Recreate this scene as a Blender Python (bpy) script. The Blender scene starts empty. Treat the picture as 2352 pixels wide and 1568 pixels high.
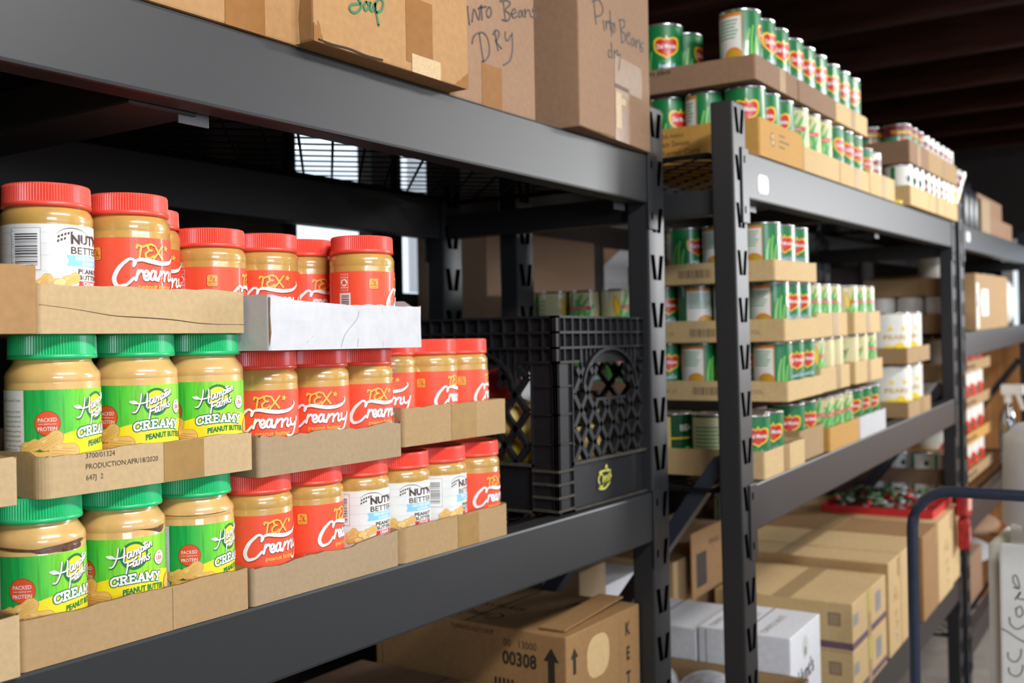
import bpy, bmesh, math, random
from mathutils import Vector, Matrix
from mathutils.geometry import tessellate_polygon
COL = bpy.context.scene.collection
SC = bpy.context.scene
random.seed(7)
PI = math.pi

# ------------------------------------------------------------------ camera
H = 1.53                                    # eye height over the floor
FPX, YAW, ROLL = 2400.0, math.radians(34.2), 0.017
FW = Vector((math.cos(YAW), math.sin(YAW), 0)); RT = Vector((math.sin(YAW), -math.cos(YAW), 0)); UP = Vector((0, 0, 1))
cd = bpy.data.cameras.new('camera'); cam = bpy.data.objects.new('camera', cd); COL.objects.link(cam)
cd.sensor_width = 36.0; cd.lens = 36.0 * FPX / 2352.0
_x = (RT - ROLL * UP).normalized(); _y = (UP + ROLL * RT).normalized(); _z = -FW
cam.matrix_world = Matrix(((_x.x, _y.x, _z.x, 0), (_x.y, _y.y, _z.y, 0), (_x.z, _y.z, _z.z, H), (0, 0, 0, 1)))
cd.dof.use_dof = True; cd.dof.focus_distance = 1.13; cd.dof.aperture_fstop = 5.2; cd.dof.aperture_blades = 7
cd.clip_start = 0.05
SC.camera = cam

# ------------------------------------------------------------------ light
SC.view_settings.view_transform = 'Standard'; SC.view_settings.look = 'None'
SC.view_settings.exposure = 0.0; SC.view_settings.gamma = 1.0
w = bpy.data.worlds.new('sky'); SC.world = w; w.use_nodes = True
bg = w.node_tree.nodes['Background']; bg.inputs[0].default_value = (0.86, 0.92, 1.0, 1); bg.inputs[1].default_value = 1.7

def area(name, loc, target, sx, sy, power, color=(1, 1, 1)):
    l = bpy.data.lights.new(name, 'AREA'); l.shape = 'RECTANGLE'; l.size = sx; l.size_y = sy; l.energy = power; l.color = color
    o = bpy.data.objects.new(name, l); COL.objects.link(o)
    d = Vector(target) - Vector(loc); o.location = (loc[0], loc[1], loc[2] + H)
    o.rotation_euler = d.to_track_quat('-Z', 'Y').to_euler(); return o
area('ceiling_strip_light', (0.75, -0.35, 0.95), (0.95, 0.9, -0.1), 1.2, 0.16, 46, (1.0, 0.98, 0.955))
area('aisle_strip_light', (3.3, -0.5, 0.95), (3.2, 0.8, 0.0), 1.2, 0.16, 20, (1.0, 0.98, 0.96))
area('daylight_doorway', (-0.9, -3.2, 0.5), (1.1, 0.9, -0.4), 1.8, 0.9, 60, (0.72, 0.84, 1.0))
area('far_doorway_daylight', (6.3, -1.5, 0.66), (3.0, 0.9, 0.1), 0.9, 0.9, 150, (0.98, 0.99, 1.0))

# ------------------------------------------------------------------ frames: each rack stands a little differently on the uneven floor
F1 = Matrix.Translation((0, 0, H))
def ray(px, py):
    dx, dy = px - 1176, py - 784
    return FW + RT * ((dx - ROLL * dy) / FPX) - UP * ((dx * ROLL + dy) / FPX)
_o = ray(1695, 784) * 2.0
_ex = ray(2715, 693).normalized(); _ez = (UP - UP.dot(_ex) * _ex).normalized(); _ey = _ez.cross(_ex)
F2 = Matrix.Translation((_o.x, _o.y, _o.z + H)) @ Matrix((_ex, _ey, _ez)).transposed().to_4x4()
F2I = F2.inverted()
def on(F, px, py, ax, val):                 # where the line of sight meets a plane of a rack's own frame
    I = F.inverted(); o = I @ Vector((0, 0, H)); d = I.to_3x3() @ ray(px, py)
    return o + d * ((val - o[ax]) / d[ax])

# ------------------------------------------------------------------ materials
MAT = {}
def lin(c):
    return tuple((v / 255 / 12.92) if v / 255 <= 0.04045 else ((v / 255 + 0.055) / 1.055) ** 2.4 for v in c) + (1,)
def mat(name, rgb, rough=0.5, metal=0.0, var=0.06, scale=30.0, bump=0.0, coat=0.0, spec=0.5, stretch=None, var2=0.0, emit=0.0):
    m = bpy.data.materials.new(name); m.use_nodes = True; nt = m.node_tree; b = nt.nodes['Principled BSDF']
    b.inputs['Roughness'].default_value = rough; b.inputs['Metallic'].default_value = metal
    b.inputs['Coat Weight'].default_value = coat; b.inputs['Coat Roughness'].default_value = 0.04
    b.inputs['Specular IOR Level'].default_value = spec
    tc = nt.nodes.new('ShaderNodeTexCoord'); mp = nt.nodes.new('ShaderNodeMapping'); nz = nt.nodes.new('ShaderNodeTexNoise')
    nt.links.new(tc.outputs['Object'], mp.inputs[0]); nt.links.new(mp.outputs[0], nz.inputs['Vector'])
    if stretch: mp.inputs['Scale'].default_value = stretch
    nz.inputs['Scale'].default_value = scale; nz.inputs['Detail'].default_value = 5
    c = Vector(lin(rgb)[:3])
    rp = nt.nodes.new('ShaderNodeValToRGB'); nt.links.new(nz.outputs['Fac'], rp.inputs[0])
    rp.color_ramp.elements[0].position = 0.3; rp.color_ramp.elements[1].position = 0.7
    rp.color_ramp.elements[0].color = (*(c * (1 - var * 1.6)), 1); rp.color_ramp.elements[1].color = (*[min(1, v * (1 + var * 1.6)) for v in c], 1)
    out = rp.outputs[0]
    if var2:
        n2 = nt.nodes.new('ShaderNodeTexNoise'); n2.inputs['Scale'].default_value = scale / 14; n2.inputs['Detail'].default_value = 3
        nt.links.new(mp.outputs[0], n2.inputs['Vector'])
        mx = nt.nodes.new('ShaderNodeMix'); mx.data_type = 'RGBA'; mx.blend_type = 'MULTIPLY'; mx.inputs[0].default_value = var2
        r2 = nt.nodes.new('ShaderNodeValToRGB'); nt.links.new(n2.outputs['Fac'], r2.inputs[0])
        r2.color_ramp.elements[0].position = 0.35; r2.color_ramp.elements[1].position = 0.65
        r2.color_ramp.elements[0].color = (0.6, 0.55, 0.5, 1); r2.color_ramp.elements[1].color = (1, 1, 1, 1)
        nt.links.new(out, mx.inputs[6]); nt.links.new(r2.outputs[0], mx.inputs[7]); out = mx.outputs[2]
    nt.links.new(out, b.inputs['Base Color'])
    if emit:
        nt.links.new(out, b.inputs['Emission Color']); b.inputs['Emission Strength'].default_value = emit
    if bump:
        bp = nt.nodes.new('ShaderNodeBump'); bp.inputs['Strength'].default_value = bump; bp.inputs['Distance'].default_value = 0.002
        nt.links.new(nz.outputs['Fac'], bp.inputs['Height']); nt.links.new(bp.outputs[0], b.inputs['Normal'])
    MAT[name] = m; return m
def ink(name, rgb, rough=0.5, coat=0.12):
    return mat(name, rgb, rough, var=0.02, scale=60, coat=coat)

mat('rack_paint', (40, 41, 43), 0.46, 0.0, 0.05, 900, 0.04, spec=0.5)
mat('rack_blue', (40, 43, 52), 0.45, 0.0, 0.05, 900, 0.05)
mat('slot_dark', (4, 4, 4), 1.0, spec=0.0)  # flat black faces paint the shade inside the punched holes
mat('deck_steel', (16, 15, 15), 0.9, 0, 0.1, 80, spec=0.1)
mat('zinc', (120, 120, 122), 0.5, 0.5, 0.06, 60)
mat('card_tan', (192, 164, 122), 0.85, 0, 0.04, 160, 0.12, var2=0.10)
mat('card_kraft', (174, 142, 100), 0.85, 0, 0.04, 160, 0.12, var2=0.12)
mat('card_grey', (166, 142, 110), 0.85, 0, 0.04, 160, 0.12, var2=0.10)
mat('card_box', (164, 124, 78), 0.8, 0, 0.05, 100, 0.12, var2=0.15)
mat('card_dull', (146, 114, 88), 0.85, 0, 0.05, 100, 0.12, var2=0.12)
mat('card_gold', (200, 150, 72), 0.8, 0, 0.04, 100, 0.1, var2=0.1)
mat('card_light', (214, 182, 130), 0.85, 0, 0.04, 100, 0.12, var2=0.1)
mat('card_white', (200, 200, 203), 0.8, 0, 0.03, 50, 0.35)
mat('card_snow', (226, 226, 230), 0.8, 0, 0.03, 80, 0.2); mat('red_print', (206, 40, 44), 0.5)
mat('card_purple', (110, 84, 100), 0.8)
mat('card_edge', (120, 88, 54), 0.9, 0, 0.15, 400, 0.4)
mat('tear_dark', (52, 36, 24), 0.95)
mat('tape_tan', (158, 122, 64), 0.5, 0, 0.05, 60, 0.1)
mat('tape_amber', (136, 92, 44), 0.6, 0, 0.05, 60, 0.1, spec=0.2)
mat('tape_clear', (186, 156, 112), 0.35, 0, 0.08, 300, 0.7, spec=0.5)
mat('print_dark', (48, 38, 30), 0.7); mat('print_grey', (128, 104, 80), 0.8)
mat('marker_black', (42, 40, 44), 0.5); mat('marker_green', (44, 110, 66), 0.5); mat('marker_grey', (150, 150, 150), 0.6)
mat('lid_red', (252, 84, 66), 0.36, 0, 0.03, 40, coat=0.2)
mat('lid_green', (34, 188, 114), 0.36, 0, 0.03, 40, coat=0.2)
mat('butter_tex', (200, 156, 82), 0.3, 0, 0.05, 60, 0.0, coat=1.0)
mat('butter_hf', (222, 178, 110), 0.3, 0, 0.05, 60, 0.0, coat=1.0)
mat('butter_gap', (98, 70, 50), 0.3, 0, 0.25, 260, coat=1.0)
ink('p_red', (244, 84, 52)); ink('p_darkred', (150, 28, 16)); ink('p_gold', (240, 188, 74)); ink('p_orange', (242, 120, 50))
ink('p_white', (244, 242, 240)); ink('p_pink', (244, 178, 160)); ink('p_black', (40, 32, 32)); ink('p_brown', (74, 50, 44)); ink('p_badge', (248, 170, 64))
ink('p_paper', (236, 236, 232)); ink('p_line', (206, 208, 204)); ink('p_sky', (140, 208, 244)); ink('p_ribbon', (206, 40, 52))
ink('p_yellow', (250, 226, 30)); ink('p_dgreen', (10, 120, 60)); ink('p_ring', (4, 122, 66)); ink('p_navy', (38, 62, 62)); ink('p_packed', (232, 84, 40))
ink('p_nut', (238, 192, 108)); ink('p_nutdark', (204, 146, 66)); ink('p_nutlight', (248, 214, 140)); ink('p_grey', (120, 116, 116)); ink('p_lilac', (238, 226, 232))
ink('c_green', (14, 120, 62), 0.4, 0.3); ink('c_lgreen', (124, 204, 92), 0.4, 0.3); ink('c_dgreen', (6, 84, 44), 0.4, 0.3); ink('c_red', (214, 36, 30), 0.4, 0.3)
ink('c_yellow', (246, 206, 40), 0.4, 0.3); ink('c_white', (236, 234, 224), 0.4, 0.3); ink('c_cream', (222, 210, 158), 0.4, 0.3); ink('c_corn', (206, 158, 40), 0.4, 0.3)
ink('c_orange', (226, 130, 40), 0.4, 0.3); ink('c_teal', (60, 160, 110), 0.4, 0.3); ink('c_blue', (206, 220, 244), 0.4, 0.3); ink('c_brown', (120, 60, 30), 0.4, 0.3)
ink('c_maroon', (120, 24, 44), 0.4, 0.3)
mat('can_metal', (206, 206, 208), 0.2, 0.9, 0.04, 80)
mat('crate_black', (24, 24, 27), 0.6, 0, 0.1, 60, 0.05, spec=0.35)
mat('crate_dust', (62, 56, 48), 0.8, 0, 0.2, 90)
mat('emblem_yellow', (206, 204, 84), 0.5, 0, 0.12, 200)
mat('potato', (240, 206, 124), 0.6, 0, 0.12, 50, 0.3); mat('squash', (206, 200, 70), 0.5, 0, 0.15, 50, 0.2)
mat('tube_blue', (52, 60, 78), 0.35, 0.2, 0.06, 50, coat=0.2)
mat('plastic_white', (244, 242, 236), 0.4, 0, 0.02, 20); mat('plastic_rim', (222, 224, 236), 0.35, 0, 0.02, 20)
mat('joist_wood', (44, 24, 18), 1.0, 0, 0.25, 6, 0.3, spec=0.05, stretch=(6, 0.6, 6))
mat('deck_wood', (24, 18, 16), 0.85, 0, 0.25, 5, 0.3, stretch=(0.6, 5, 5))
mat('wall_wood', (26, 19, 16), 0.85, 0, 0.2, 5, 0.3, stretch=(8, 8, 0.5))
mat('panel_wood', (240, 160, 94), 0.6, 0, 0.16, 5, 0.2, stretch=(8, 10, 0.6))
mat('floor_concrete', (150, 142, 132), 0.8, 0, 0.1, 8, 0.2)
mat('frame_white', (232, 232, 230), 0.5)
mat('curtain_white', (240, 240, 244), 0.9, 0, 0.03, 20)
mat('bag_clear', (196, 196, 204), 0.15, 0, 0.15, 60, 0.5, coat=0.8); mat('bag_green', (20, 130, 60), 0.4)
mat('dark_plastic', (34, 34, 40), 0.4, 0, 0.1, 30); mat('lid_yellow', (220, 190, 30), 0.4); mat('orange_card', (232, 140, 60), 0.7)
mat('produce_red', (170, 36, 34), 0.5, 0, 0.3, 40); mat('produce_green', (60, 92, 50), 0.6, 0, 0.4, 50)
def glass(name, rgb, rough=0.0, mixf=0.12):
    m = bpy.data.materials.new(name); m.use_nodes = True; nt = m.node_tree
    for n in list(nt.nodes): nt.nodes.remove(n)
    o = nt.nodes.new('ShaderNodeOutputMaterial'); t = nt.nodes.new('ShaderNodeBsdfTransparent'); g = nt.nodes.new('ShaderNodeBsdfGlossy'); x = nt.nodes.new('ShaderNodeMixShader')
    t.inputs[0].default_value = lin(rgb); g.inputs['Roughness'].default_value = 0.05; x.inputs[0].default_value = mixf
    nt.links.new(t.outputs[0], x.inputs[1]); nt.links.new(g.outputs[0], x.inputs[2]); nt.links.new(x.outputs[0], o.inputs[0]); MAT[name] = m
mat('tape_dull', (138, 108, 80), 0.4, 0, 0.05, 60, 0.1)
m = MAT['curtain_white']; nt = m.node_tree; tb = nt.nodes.new('ShaderNodeBsdfTranslucent'); tb.inputs[0].default_value = (0.95, 0.95, 0.97, 1); ms = nt.nodes.new('ShaderNodeMixShader'); ms.inputs[0].default_value = 0.8
nt.links.new(nt.nodes['Principled BSDF'].outputs[0], ms.inputs[1]); nt.links.new(tb.outputs[0], ms.inputs[2]); nt.links.new(ms.outputs[0], nt.nodes['Material Output'].inputs[0])
glass('window_glass', (244, 248, 250), mixf=0.08); glass('bottle_glass', (196, 222, 246), mixf=0.25)

# the green label: printed planks that run from deep green to lime round the jar
m = bpy.data.materials.new('p_planks'); m.use_nodes = True; nt = m.node_tree; b = nt.nodes['Principled BSDF']
uv = nt.nodes.new('ShaderNodeUVMap'); sp = nt.nodes.new('ShaderNodeSeparateXYZ'); nt.links.new(uv.outputs[0], sp.inputs[0])
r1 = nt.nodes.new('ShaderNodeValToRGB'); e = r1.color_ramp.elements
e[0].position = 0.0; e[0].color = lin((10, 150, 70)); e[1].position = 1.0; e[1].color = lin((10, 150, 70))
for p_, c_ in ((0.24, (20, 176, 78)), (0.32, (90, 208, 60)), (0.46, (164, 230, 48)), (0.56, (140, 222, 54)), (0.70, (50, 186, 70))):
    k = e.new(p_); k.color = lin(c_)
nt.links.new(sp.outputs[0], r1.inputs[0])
mp = nt.nodes.new('ShaderNodeMapping'); mp.inputs['Scale'].default_value = (90, 1.6, 1); nt.links.new(uv.outputs[0], mp.inputs[0])
nz = nt.nodes.new('ShaderNodeTexNoise'); nz.inputs['Scale'].default_value = 1.0; nz.inputs['Detail'].default_value = 4; nt.links.new(mp.outputs[0], nz.inputs['Vector'])
r2 = nt.nodes.new('ShaderNodeValToRGB'); r2.color_ramp.elements[0].position = 0.3; r2.color_ramp.elements[0].color = (0.62, 0.7, 0.6, 1); r2.color_ramp.elements[1].position = 0.55; r2.color_ramp.elements[1].color = (1, 1, 1, 1)
nt.links.new(nz.outputs['Fac'], r2.inputs[0])
mx = nt.nodes.new('ShaderNodeMix'); mx.data_type = 'RGBA'; mx.blend_type = 'MULTIPLY'; mx.inputs[0].default_value = 1.0
nt.links.new(r1.outputs[0], mx.inputs[6]); nt.links.new(r2.outputs[0], mx.inputs[7]); nt.links.new(mx.outputs[2], b.inputs['Base Color'])
b.inputs['Roughness'].default_value = 0.5; b.inputs['Coat Weight'].default_value = 0.12; MAT['p_planks'] = m

# ------------------------------------------------------------------ mesh helpers
class MB:
    """collects faces, builds ONE mesh object"""
    def __init__(s): s.v = []; s.f = []; s.m = []; s.mats = []; s.sm = []; s.uv = None
    def mi(s, name):
        if name not in s.mats: s.mats.append(name)
        return s.mats.index(name)
    def face(s, pts, m, smooth=False):
        n = len(s.v); s.v += [tuple(p) for p in pts]; s.f.append(tuple(range(n, n + len(pts)))); s.m.append(s.mi(m)); s.sm.append(smooth)
    def grid(s, rows, m, smooth=False, closed=False):
        n = len(s.v); R, Cc = len(rows), len(rows[0])
        for r in rows: s.v += [tuple(p) for p in r]
        for i in range(R - 1):
            for j in range(Cc if closed else Cc - 1):
                k = (j + 1) % Cc
                s.f.append((n + i * Cc + j, n + i * Cc + k, n + (i + 1) * Cc + k, n + (i + 1) * Cc + j)); s.m.append(s.mi(m)); s.sm.append(smooth)
    def box(s, a, b, m):
        x0, y0, z0 = a; x1, y1, z1 = b; n = len(s.v)
        s.v += [(x0, y0, z0), (x1, y0, z0), (x1, y1, z0), (x0, y1, z0), (x0, y0, z1), (x1, y0, z1), (x1, y1, z1), (x0, y1, z1)]
        for q in ((0, 3, 2, 1), (4, 5, 6, 7), (0, 1, 5, 4), (1, 2, 6, 5), (2, 3, 7, 6), (3, 0, 4, 7)):
            s.f.append(tuple(n + i for i in q)); s.m.append(s.mi(m)); s.sm.append(False)
    def bbox(s, a, b, m, bev=0.002):
        """box with chamfered edges"""
        bm = bmesh.new(); bmesh.ops.create_cube(bm, size=1)
        for v in bm.verts: v.co = Vector([a[i] if v.co[i] < 0 else b[i] for i in range(3)])
        bmesh.ops.bevel(bm, geom=list(bm.edges), offset=bev, segments=2, affect='EDGES', profile=0.6)
        s.bm(bm, m)
    def bm(s, bm, m, smooth=False, M=None):
        n = len(s.v); bm.verts.index_update()
        for v in bm.verts: s.v.append(tuple(M @ v.co) if M else tuple(v.co))
        for f in bm.faces: s.f.append(tuple(n + v.index for v in f.verts)); s.m.append(s.mi(m)); s.sm.append(smooth)
        bm.free()
    def bar(s, p, q, w, h, m, upv=(0, 0, 1)):
        p, q = Vector(p), Vector(q); d = (q - p).normalized(); u = Vector(upv); sd = d.cross(u).normalized(); u = sd.cross(d)
        n = len(s.v)
        for c in (p, q):
            for a, b in ((-1, -1), (1, -1), (1, 1), (-1, 1)): s.v.append(tuple(c + sd * a * w / 2 + u * b * h / 2))
        for fq in ((0, 1, 2, 3), (7, 6, 5, 4), (0, 4, 5, 1), (1, 5, 6, 2), (2, 6, 7, 3), (3, 7, 4, 0)):
            s.f.append(tuple(n + i for i in fq)); s.m.append(s.mi(m)); s.sm.append(False)
    def lathe(s, prof, m, n=48, smooth=True, rib=None):
        rows = []
        for r, z in prof:
            row = []
            for k in range(n):
                a = 2 * PI * k / n; row.append((r * math.sin(a), -r * math.cos(a), z))
            rows.append(row)
        s.grid(rows, m, smooth, True)
    def tube(s, pts, r, m, n=12):
        pts = [Vector(p) for p in pts]; rows = []
        for i, p in enumerate(pts):
            d = (pts[min(i + 1, len(pts) - 1)] - pts[max(i - 1, 0)]).normalized()
            u = Vector((0.03, 0.1, 1)); 
            if abs(d.dot(u.normalized())) > 0.9: u = Vector((1, 0.05, 0))
            a = d.cross(u).normalized(); b = a.cross(d)
            rr = r[i] if isinstance(r, (list, tuple)) else r
            rows.append([p + (a * math.cos(2 * PI * k / n) + b * math.sin(2 * PI * k / n)) * rr for k in range(n)])
        s.grid(rows, m, True, True); s.face(rows[0][::-1], m); s.face(rows[-1], m)
    def blob(s, c, r, m, seed=0, amp=0.08, sub=3):
        bm = bmesh.new(); bmesh.ops.create_icosphere(bm, subdivisions=sub, radius=1); rnd = random.Random(seed)
        ph = [rnd.uniform(0, 6) for _ in range(6)]
        for v in bm.verts:
            k = 1 + amp * (math.sin(v.co.x * 2.3 + ph[0]) + math.sin(v.co.y * 2.7 + ph[1]) + math.sin(v.co.z * 3.1 + ph[2])) / 1.7
            v.co = Vector((v.co.x * r[0], v.co.y * r[1], v.co.z * r[2])) * k + Vector(c)
        s.bm(bm, m, True)
    def build(s, name, parent=None, M=None):
        me = bpy.data.meshes.new(name); me.from_pydata(s.v, [], s.f)
        for mm in s.mats: me.materials.append(MAT[mm])
        me.polygons.foreach_set('material_index', s.m); me.polygons.foreach_set('use_smooth', s.sm)
        if s.uv:
            ul = me.uv_layers.new(name='UVMap')
            for lp in me.loops: ul.data[lp.index].uv = s.uv.get(lp.vertex_index, (0, 0))
        me.update(); o = bpy.data.objects.new(name, me); COL.objects.link(o)
        if parent: o.parent = parent
        if M is not None: o.matrix_basis = M
        return o
def empty(name, M):
    o = bpy.data.objects.new(name, None); o.empty_display_size = 0.05; COL.objects.link(o); o.matrix_basis = M; return o
def tag(o, label, cat=None, group=None, kind=None):
    o['label'] = label
    if cat: o['category'] = cat
    if group: o['group'] = group
    if kind: o['kind'] = kind
    return o
def struct(o): o['kind'] = 'structure'; return o
def copy_tree(o, M):
    c = o.copy(); COL.objects.link(c); c.matrix_basis = M
    for ch in o.children:
        d = ch.copy(); COL.objects.link(d); d.parent = c; d.matrix_basis = ch.matrix_basis
        for g in ch.children:
            e = g.copy(); COL.objects.link(e); e.parent = d; e.matrix_basis = g.matrix_basis
    return c
def T(x, y, z, rz=0.0): return Matrix.Translation((x, y, z)) @ Matrix.Rotation(rz, 4, 'Z')

# ------------------------------------------------------------------ printing: flat shapes in millimetres, laid on a cylinder or a plane
_tc = {}
def glyphs(body, bold=0.0):
    k = (body, bold)
    if k not in _tc:
        cu = bpy.data.curves.new('t', 'FONT'); cu.body = body; cu.size = 1.0; cu.offset = bold; cu.resolution_u = 2; cu.fill_mode = 'FRONT'
        o = bpy.data.objects.new('t', cu); COL.objects.link(o)
        bpy.context.view_layer.update()
        me = bpy.data.meshes.new_from_object(o.evaluated_get(bpy.context.evaluated_depsgraph_get()))
        vs = [(v.co.x, v.co.y) for v in me.vertices]; fs = [tuple(p.vertices) for p in me.polygons]
        bpy.data.objects.remove(o); bpy.data.curves.remove(cu); bpy.data.meshes.remove(me)
        _tc[k] = (vs, fs)
    return _tc[k]
def smooth(pts, k=5, closed=False):
    if len(pts) < 3: return list(pts)
    out = []; n = len(pts)
    for i in range(n - 1 if not closed else n):
        p0 = pts[(i - 1) % n] if (i > 0 or closed) else pts[0]; p1 = pts[i]; p2 = pts[(i + 1) % n]
        p3 = pts[(i + 2) % n] if (i + 2 < n or closed) else pts[-1]
        for j in range(k):
            t = j / k
            out.append(tuple(0.5 * (2 * p1[a] + (p2[a] - p0[a]) * t + (2 * p0[a] - 5 * p1[a] + 4 * p2[a] - p3[a]) * t * t + (3 * p1[a] - p0[a] - 3 * p2[a] + p3[a]) * t ** 3) for a in range(2)))
    if not closed: out.append(tuple(pts[-1]))
    return out
class Print:
    def __init__(s): s.it = []
    def tri(s, vs, fs, m, l): s.it.append((vs, fs, m, l))
    def poly(s, pts, m, l=1):
        vs = [Vector((p[0], p[1], 0)) for p in pts]; fs = tessellate_polygon([vs]); s.tri([(p[0], p[1]) for p in pts], [tuple(f) for f in fs], m, l)
    def rect(s, x0, y0, x1, y1, m, l=1): s.tri([(x0, y0), (x1, y0), (x1, y1), (x0, y1)], [(0, 1, 2), (0, 2, 3)], m, l)
    def rrect(s, x0, y0, x1, y1, r, m, l=1):
        pts = []
        for cx, cy, a0 in ((x1 - r, y1 - r, 0), (x0 + r, y1 - r, 90), (x0 + r, y0 + r, 180), (x1 - r, y0 + r, 270)):
            for k in range(5): a = math.radians(a0 + 22.5 * k); pts.append((cx + r * math.cos(a), cy + r * math.sin(a)))
        s.poly(pts, m, l)
    def ell(s, cx, cy, rx, ry, m, l=1, n=28, rot=0.0):
        c, q = math.cos(rot), math.sin(rot); pts = []
        for k in range(n):
            a = 2 * PI * k / n; x, y = rx * math.cos(a), ry * math.sin(a); pts.append((cx + x * c - y * q, cy + x * q + y * c))
        s.tri([(cx, cy)] + pts, [(0, 1 + k, 1 + (k + 1) % n) for k in range(n)], m, l)
    def star(s, cx, cy, r, m, l=1, rot=0.0):
        pts = [(cx + (r if k % 2 == 0 else r * 0.45) * math.sin(PI * k / 5 + rot), cy + (r if k % 2 == 0 else r * 0.45) * math.cos(PI * k / 5 + rot)) for k in range(10)]
        s.tri([(cx, cy)] + pts, [(0, 1 + (k + 1) % 10, 1 + k) for k in range(10)], m, l)
    def stroke(s, pts, wd, m, l=1, sm=True, k=5):
        p = smooth(pts, k) if sm else list(pts); n = len(p)
        ws = wd if callable(wd) else (lambda t: wd)
        L = []; R = []
        for i in range(n):
            a = p[max(0, i - 1)]; b = p[min(n - 1, i + 1)]; dx, dy = b[0] - a[0], b[1] - a[1]; q = math.hypot(dx, dy) or 1
            h = ws(i / max(1, n - 1)) / 2; L.append((p[i][0] - dy / q * h, p[i][1] + dx / q * h)); R.append((p[i][0] + dy / q * h, p[i][1] - dx / q * h))
        vs = L + R; fs = []
        for i in range(n - 1): fs += [(i, n + i, n + i + 1), (i, n + i + 1, i + 1)]
        s.tri(vs, fs, m, l)
        for i in (0, n - 1):
            s.ell(p[i][0], p[i][1], ws(i / max(1, n - 1)) / 2, ws(i / max(1, n - 1)) / 2, m, l, 10)
    def text(s, body, cx, cy, size, m, l=1, bold=0.0, xs=1.0, rot=0.0, shear=0.0, align='c', warp=None):
        vs, fs = glyphs(body, bold)
        if not vs: return
        x0 = min(v[0] for v in vs); x1 = max(v[0] for v in vs); ax = {'c': (x0 + x1) / 2, 'l': x0, 'r': x1}[align]
        c, q = math.cos(rot), math.sin(rot); out = []
        for x, y in vs:
            X = (x - ax) * size * xs + y * size * shear; Y = y * size
            if warp: X, Y = warp(X, Y)
            out.append((cx + X * c - Y * q, cy + X * q + Y * c))
        tr = []
        for f in fs:
            for k in range(1, len(f) - 1): tr.append((f[0], f[k], f[k + 1]))
        s.tri(out, tr, m, l)
    def bars(s, x0, y0, x1, y1, m, l=1, vertical=False, seed=1):
        rnd = random.Random(seed); t = y0 if not vertical else x0; e = y1 if not vertical else x1
        while t < e:
            wd = rnd.choice((0.35, 0.5, 0.9, 1.2)) * (e - (y0 if not vertical else x0)) / 32
            if vertical: s.rect(t, y0, min(e, t + wd), y1, m, l)
            else: s.rect(x0, t, x1, min(e, t + wd), m, l)
            t += wd + rnd.choice((0.5, 0.8, 1.2)) * (e - (y0 if not vertical else x0)) / 32
    def peanut(s, cx, cy, L, rot, l=2, c=('p_nut', 'p_nutdark', 'p_nutlight')):
        q, w = math.cos(rot), math.sin(rot)
        pts = []
        for k in range(32):
            a = 2 * PI * k / 32; r = L * (0.30 - 0.06 * math.cos(2 * a + PI)); x = L * 0.5 * math.cos(a); y = L * 0.35 * math.sin(a) * (1 - 0.34 * math.exp(-(math.cos(a) * 2.2) ** 2))
            pts.append((cx + x * q - y * w, cy + x * w + y * q))
        big = [(cx + (p[0] - cx) * 1.05, cy + (p[1] - cy) * 1.07) for p in pts]
        s.poly(big, c[1], l); s.poly(pts, c[0], l + 1)
        for t in (-0.13, -0.02, 0.1):
            s.stroke([(cx - 0.4 * L * q - t * L * w, cy - 0.4 * L * w + t * L * q), (cx - t * 0.8 * L * w, cy + t * 0.8 * L * q), (cx + 0.4 * L * q - t * L * w, cy + 0.4 * L * w + t * L * q)], L * 0.014, c[1], l + 2)
        s.ell(cx - 0.2 * L * q - 0.1 * L * w, cy - 0.2 * L * w + 0.1 * L * q, L * 0.12, L * 0.05, c[2], l + 2, 12, rot)
    def cyl(s, mb, R, lay=0.00013, z0=0.0, maxs=4.0):
        for vs, fs, m, l in s.it:
            r = R + lay * l; st = [(vs[a], vs[b], vs[c]) for a, b, c in fs]; o = lambda p: (r * math.sin(p[0] * 0.001 / R), -r * math.cos(p[0] * 0.001 / R), z0 + p[1] * 0.001)
            cache = {}
            def vid(p):
                k = (round(p[0], 4), round(p[1], 4))
                if k not in cache: cache[k] = len(mb.v); mb.v.append(o(p))
                return cache[k]
            mi = mb.mi(m)
            while st:
                t = st.pop(); e = [(abs(t[(i + 1) % 3][0] - t[i][0]), i) for i in range(3)]; d, i = max(e)
                if d > maxs:
                    a, b, c = t[i], t[(i + 1) % 3], t[(i + 2) % 3]; mid = ((a[0] + b[0]) / 2, (a[1] + b[1]) / 2); st += [(a, mid, c), (mid, b, c)]
                else:
                    ar = (t[1][0] - t[0][0]) * (t[2][1] - t[0][1]) - (t[2][0] - t[0][0]) * (t[1][1] - t[0][1])
                    if abs(ar) < 1e-9: continue
                    q = t if ar > 0 else t[::-1]
                    mb.f.append(tuple(vid(p) for p in q)); mb.m.append(mi); mb.sm.append(True)
    def flat(s, mb, org, ux, uy, sc=0.001, lay=0.00025, M=None):
        org, ux, uy = Vector(org), Vector(ux), Vector(uy); n = ux.cross(uy)
        for vs, fs, m, l in s.it:
            b = len(mb.v); mi = mb.mi(m)
            for x, y in vs: mb.v.append(tuple(org + ux * x * sc + uy * y * sc + n * lay * l))
            for f in fs: mb.f.append(tuple(b + i for i in f)); mb.m.append(mi); mb.sm.append(False)

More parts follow.
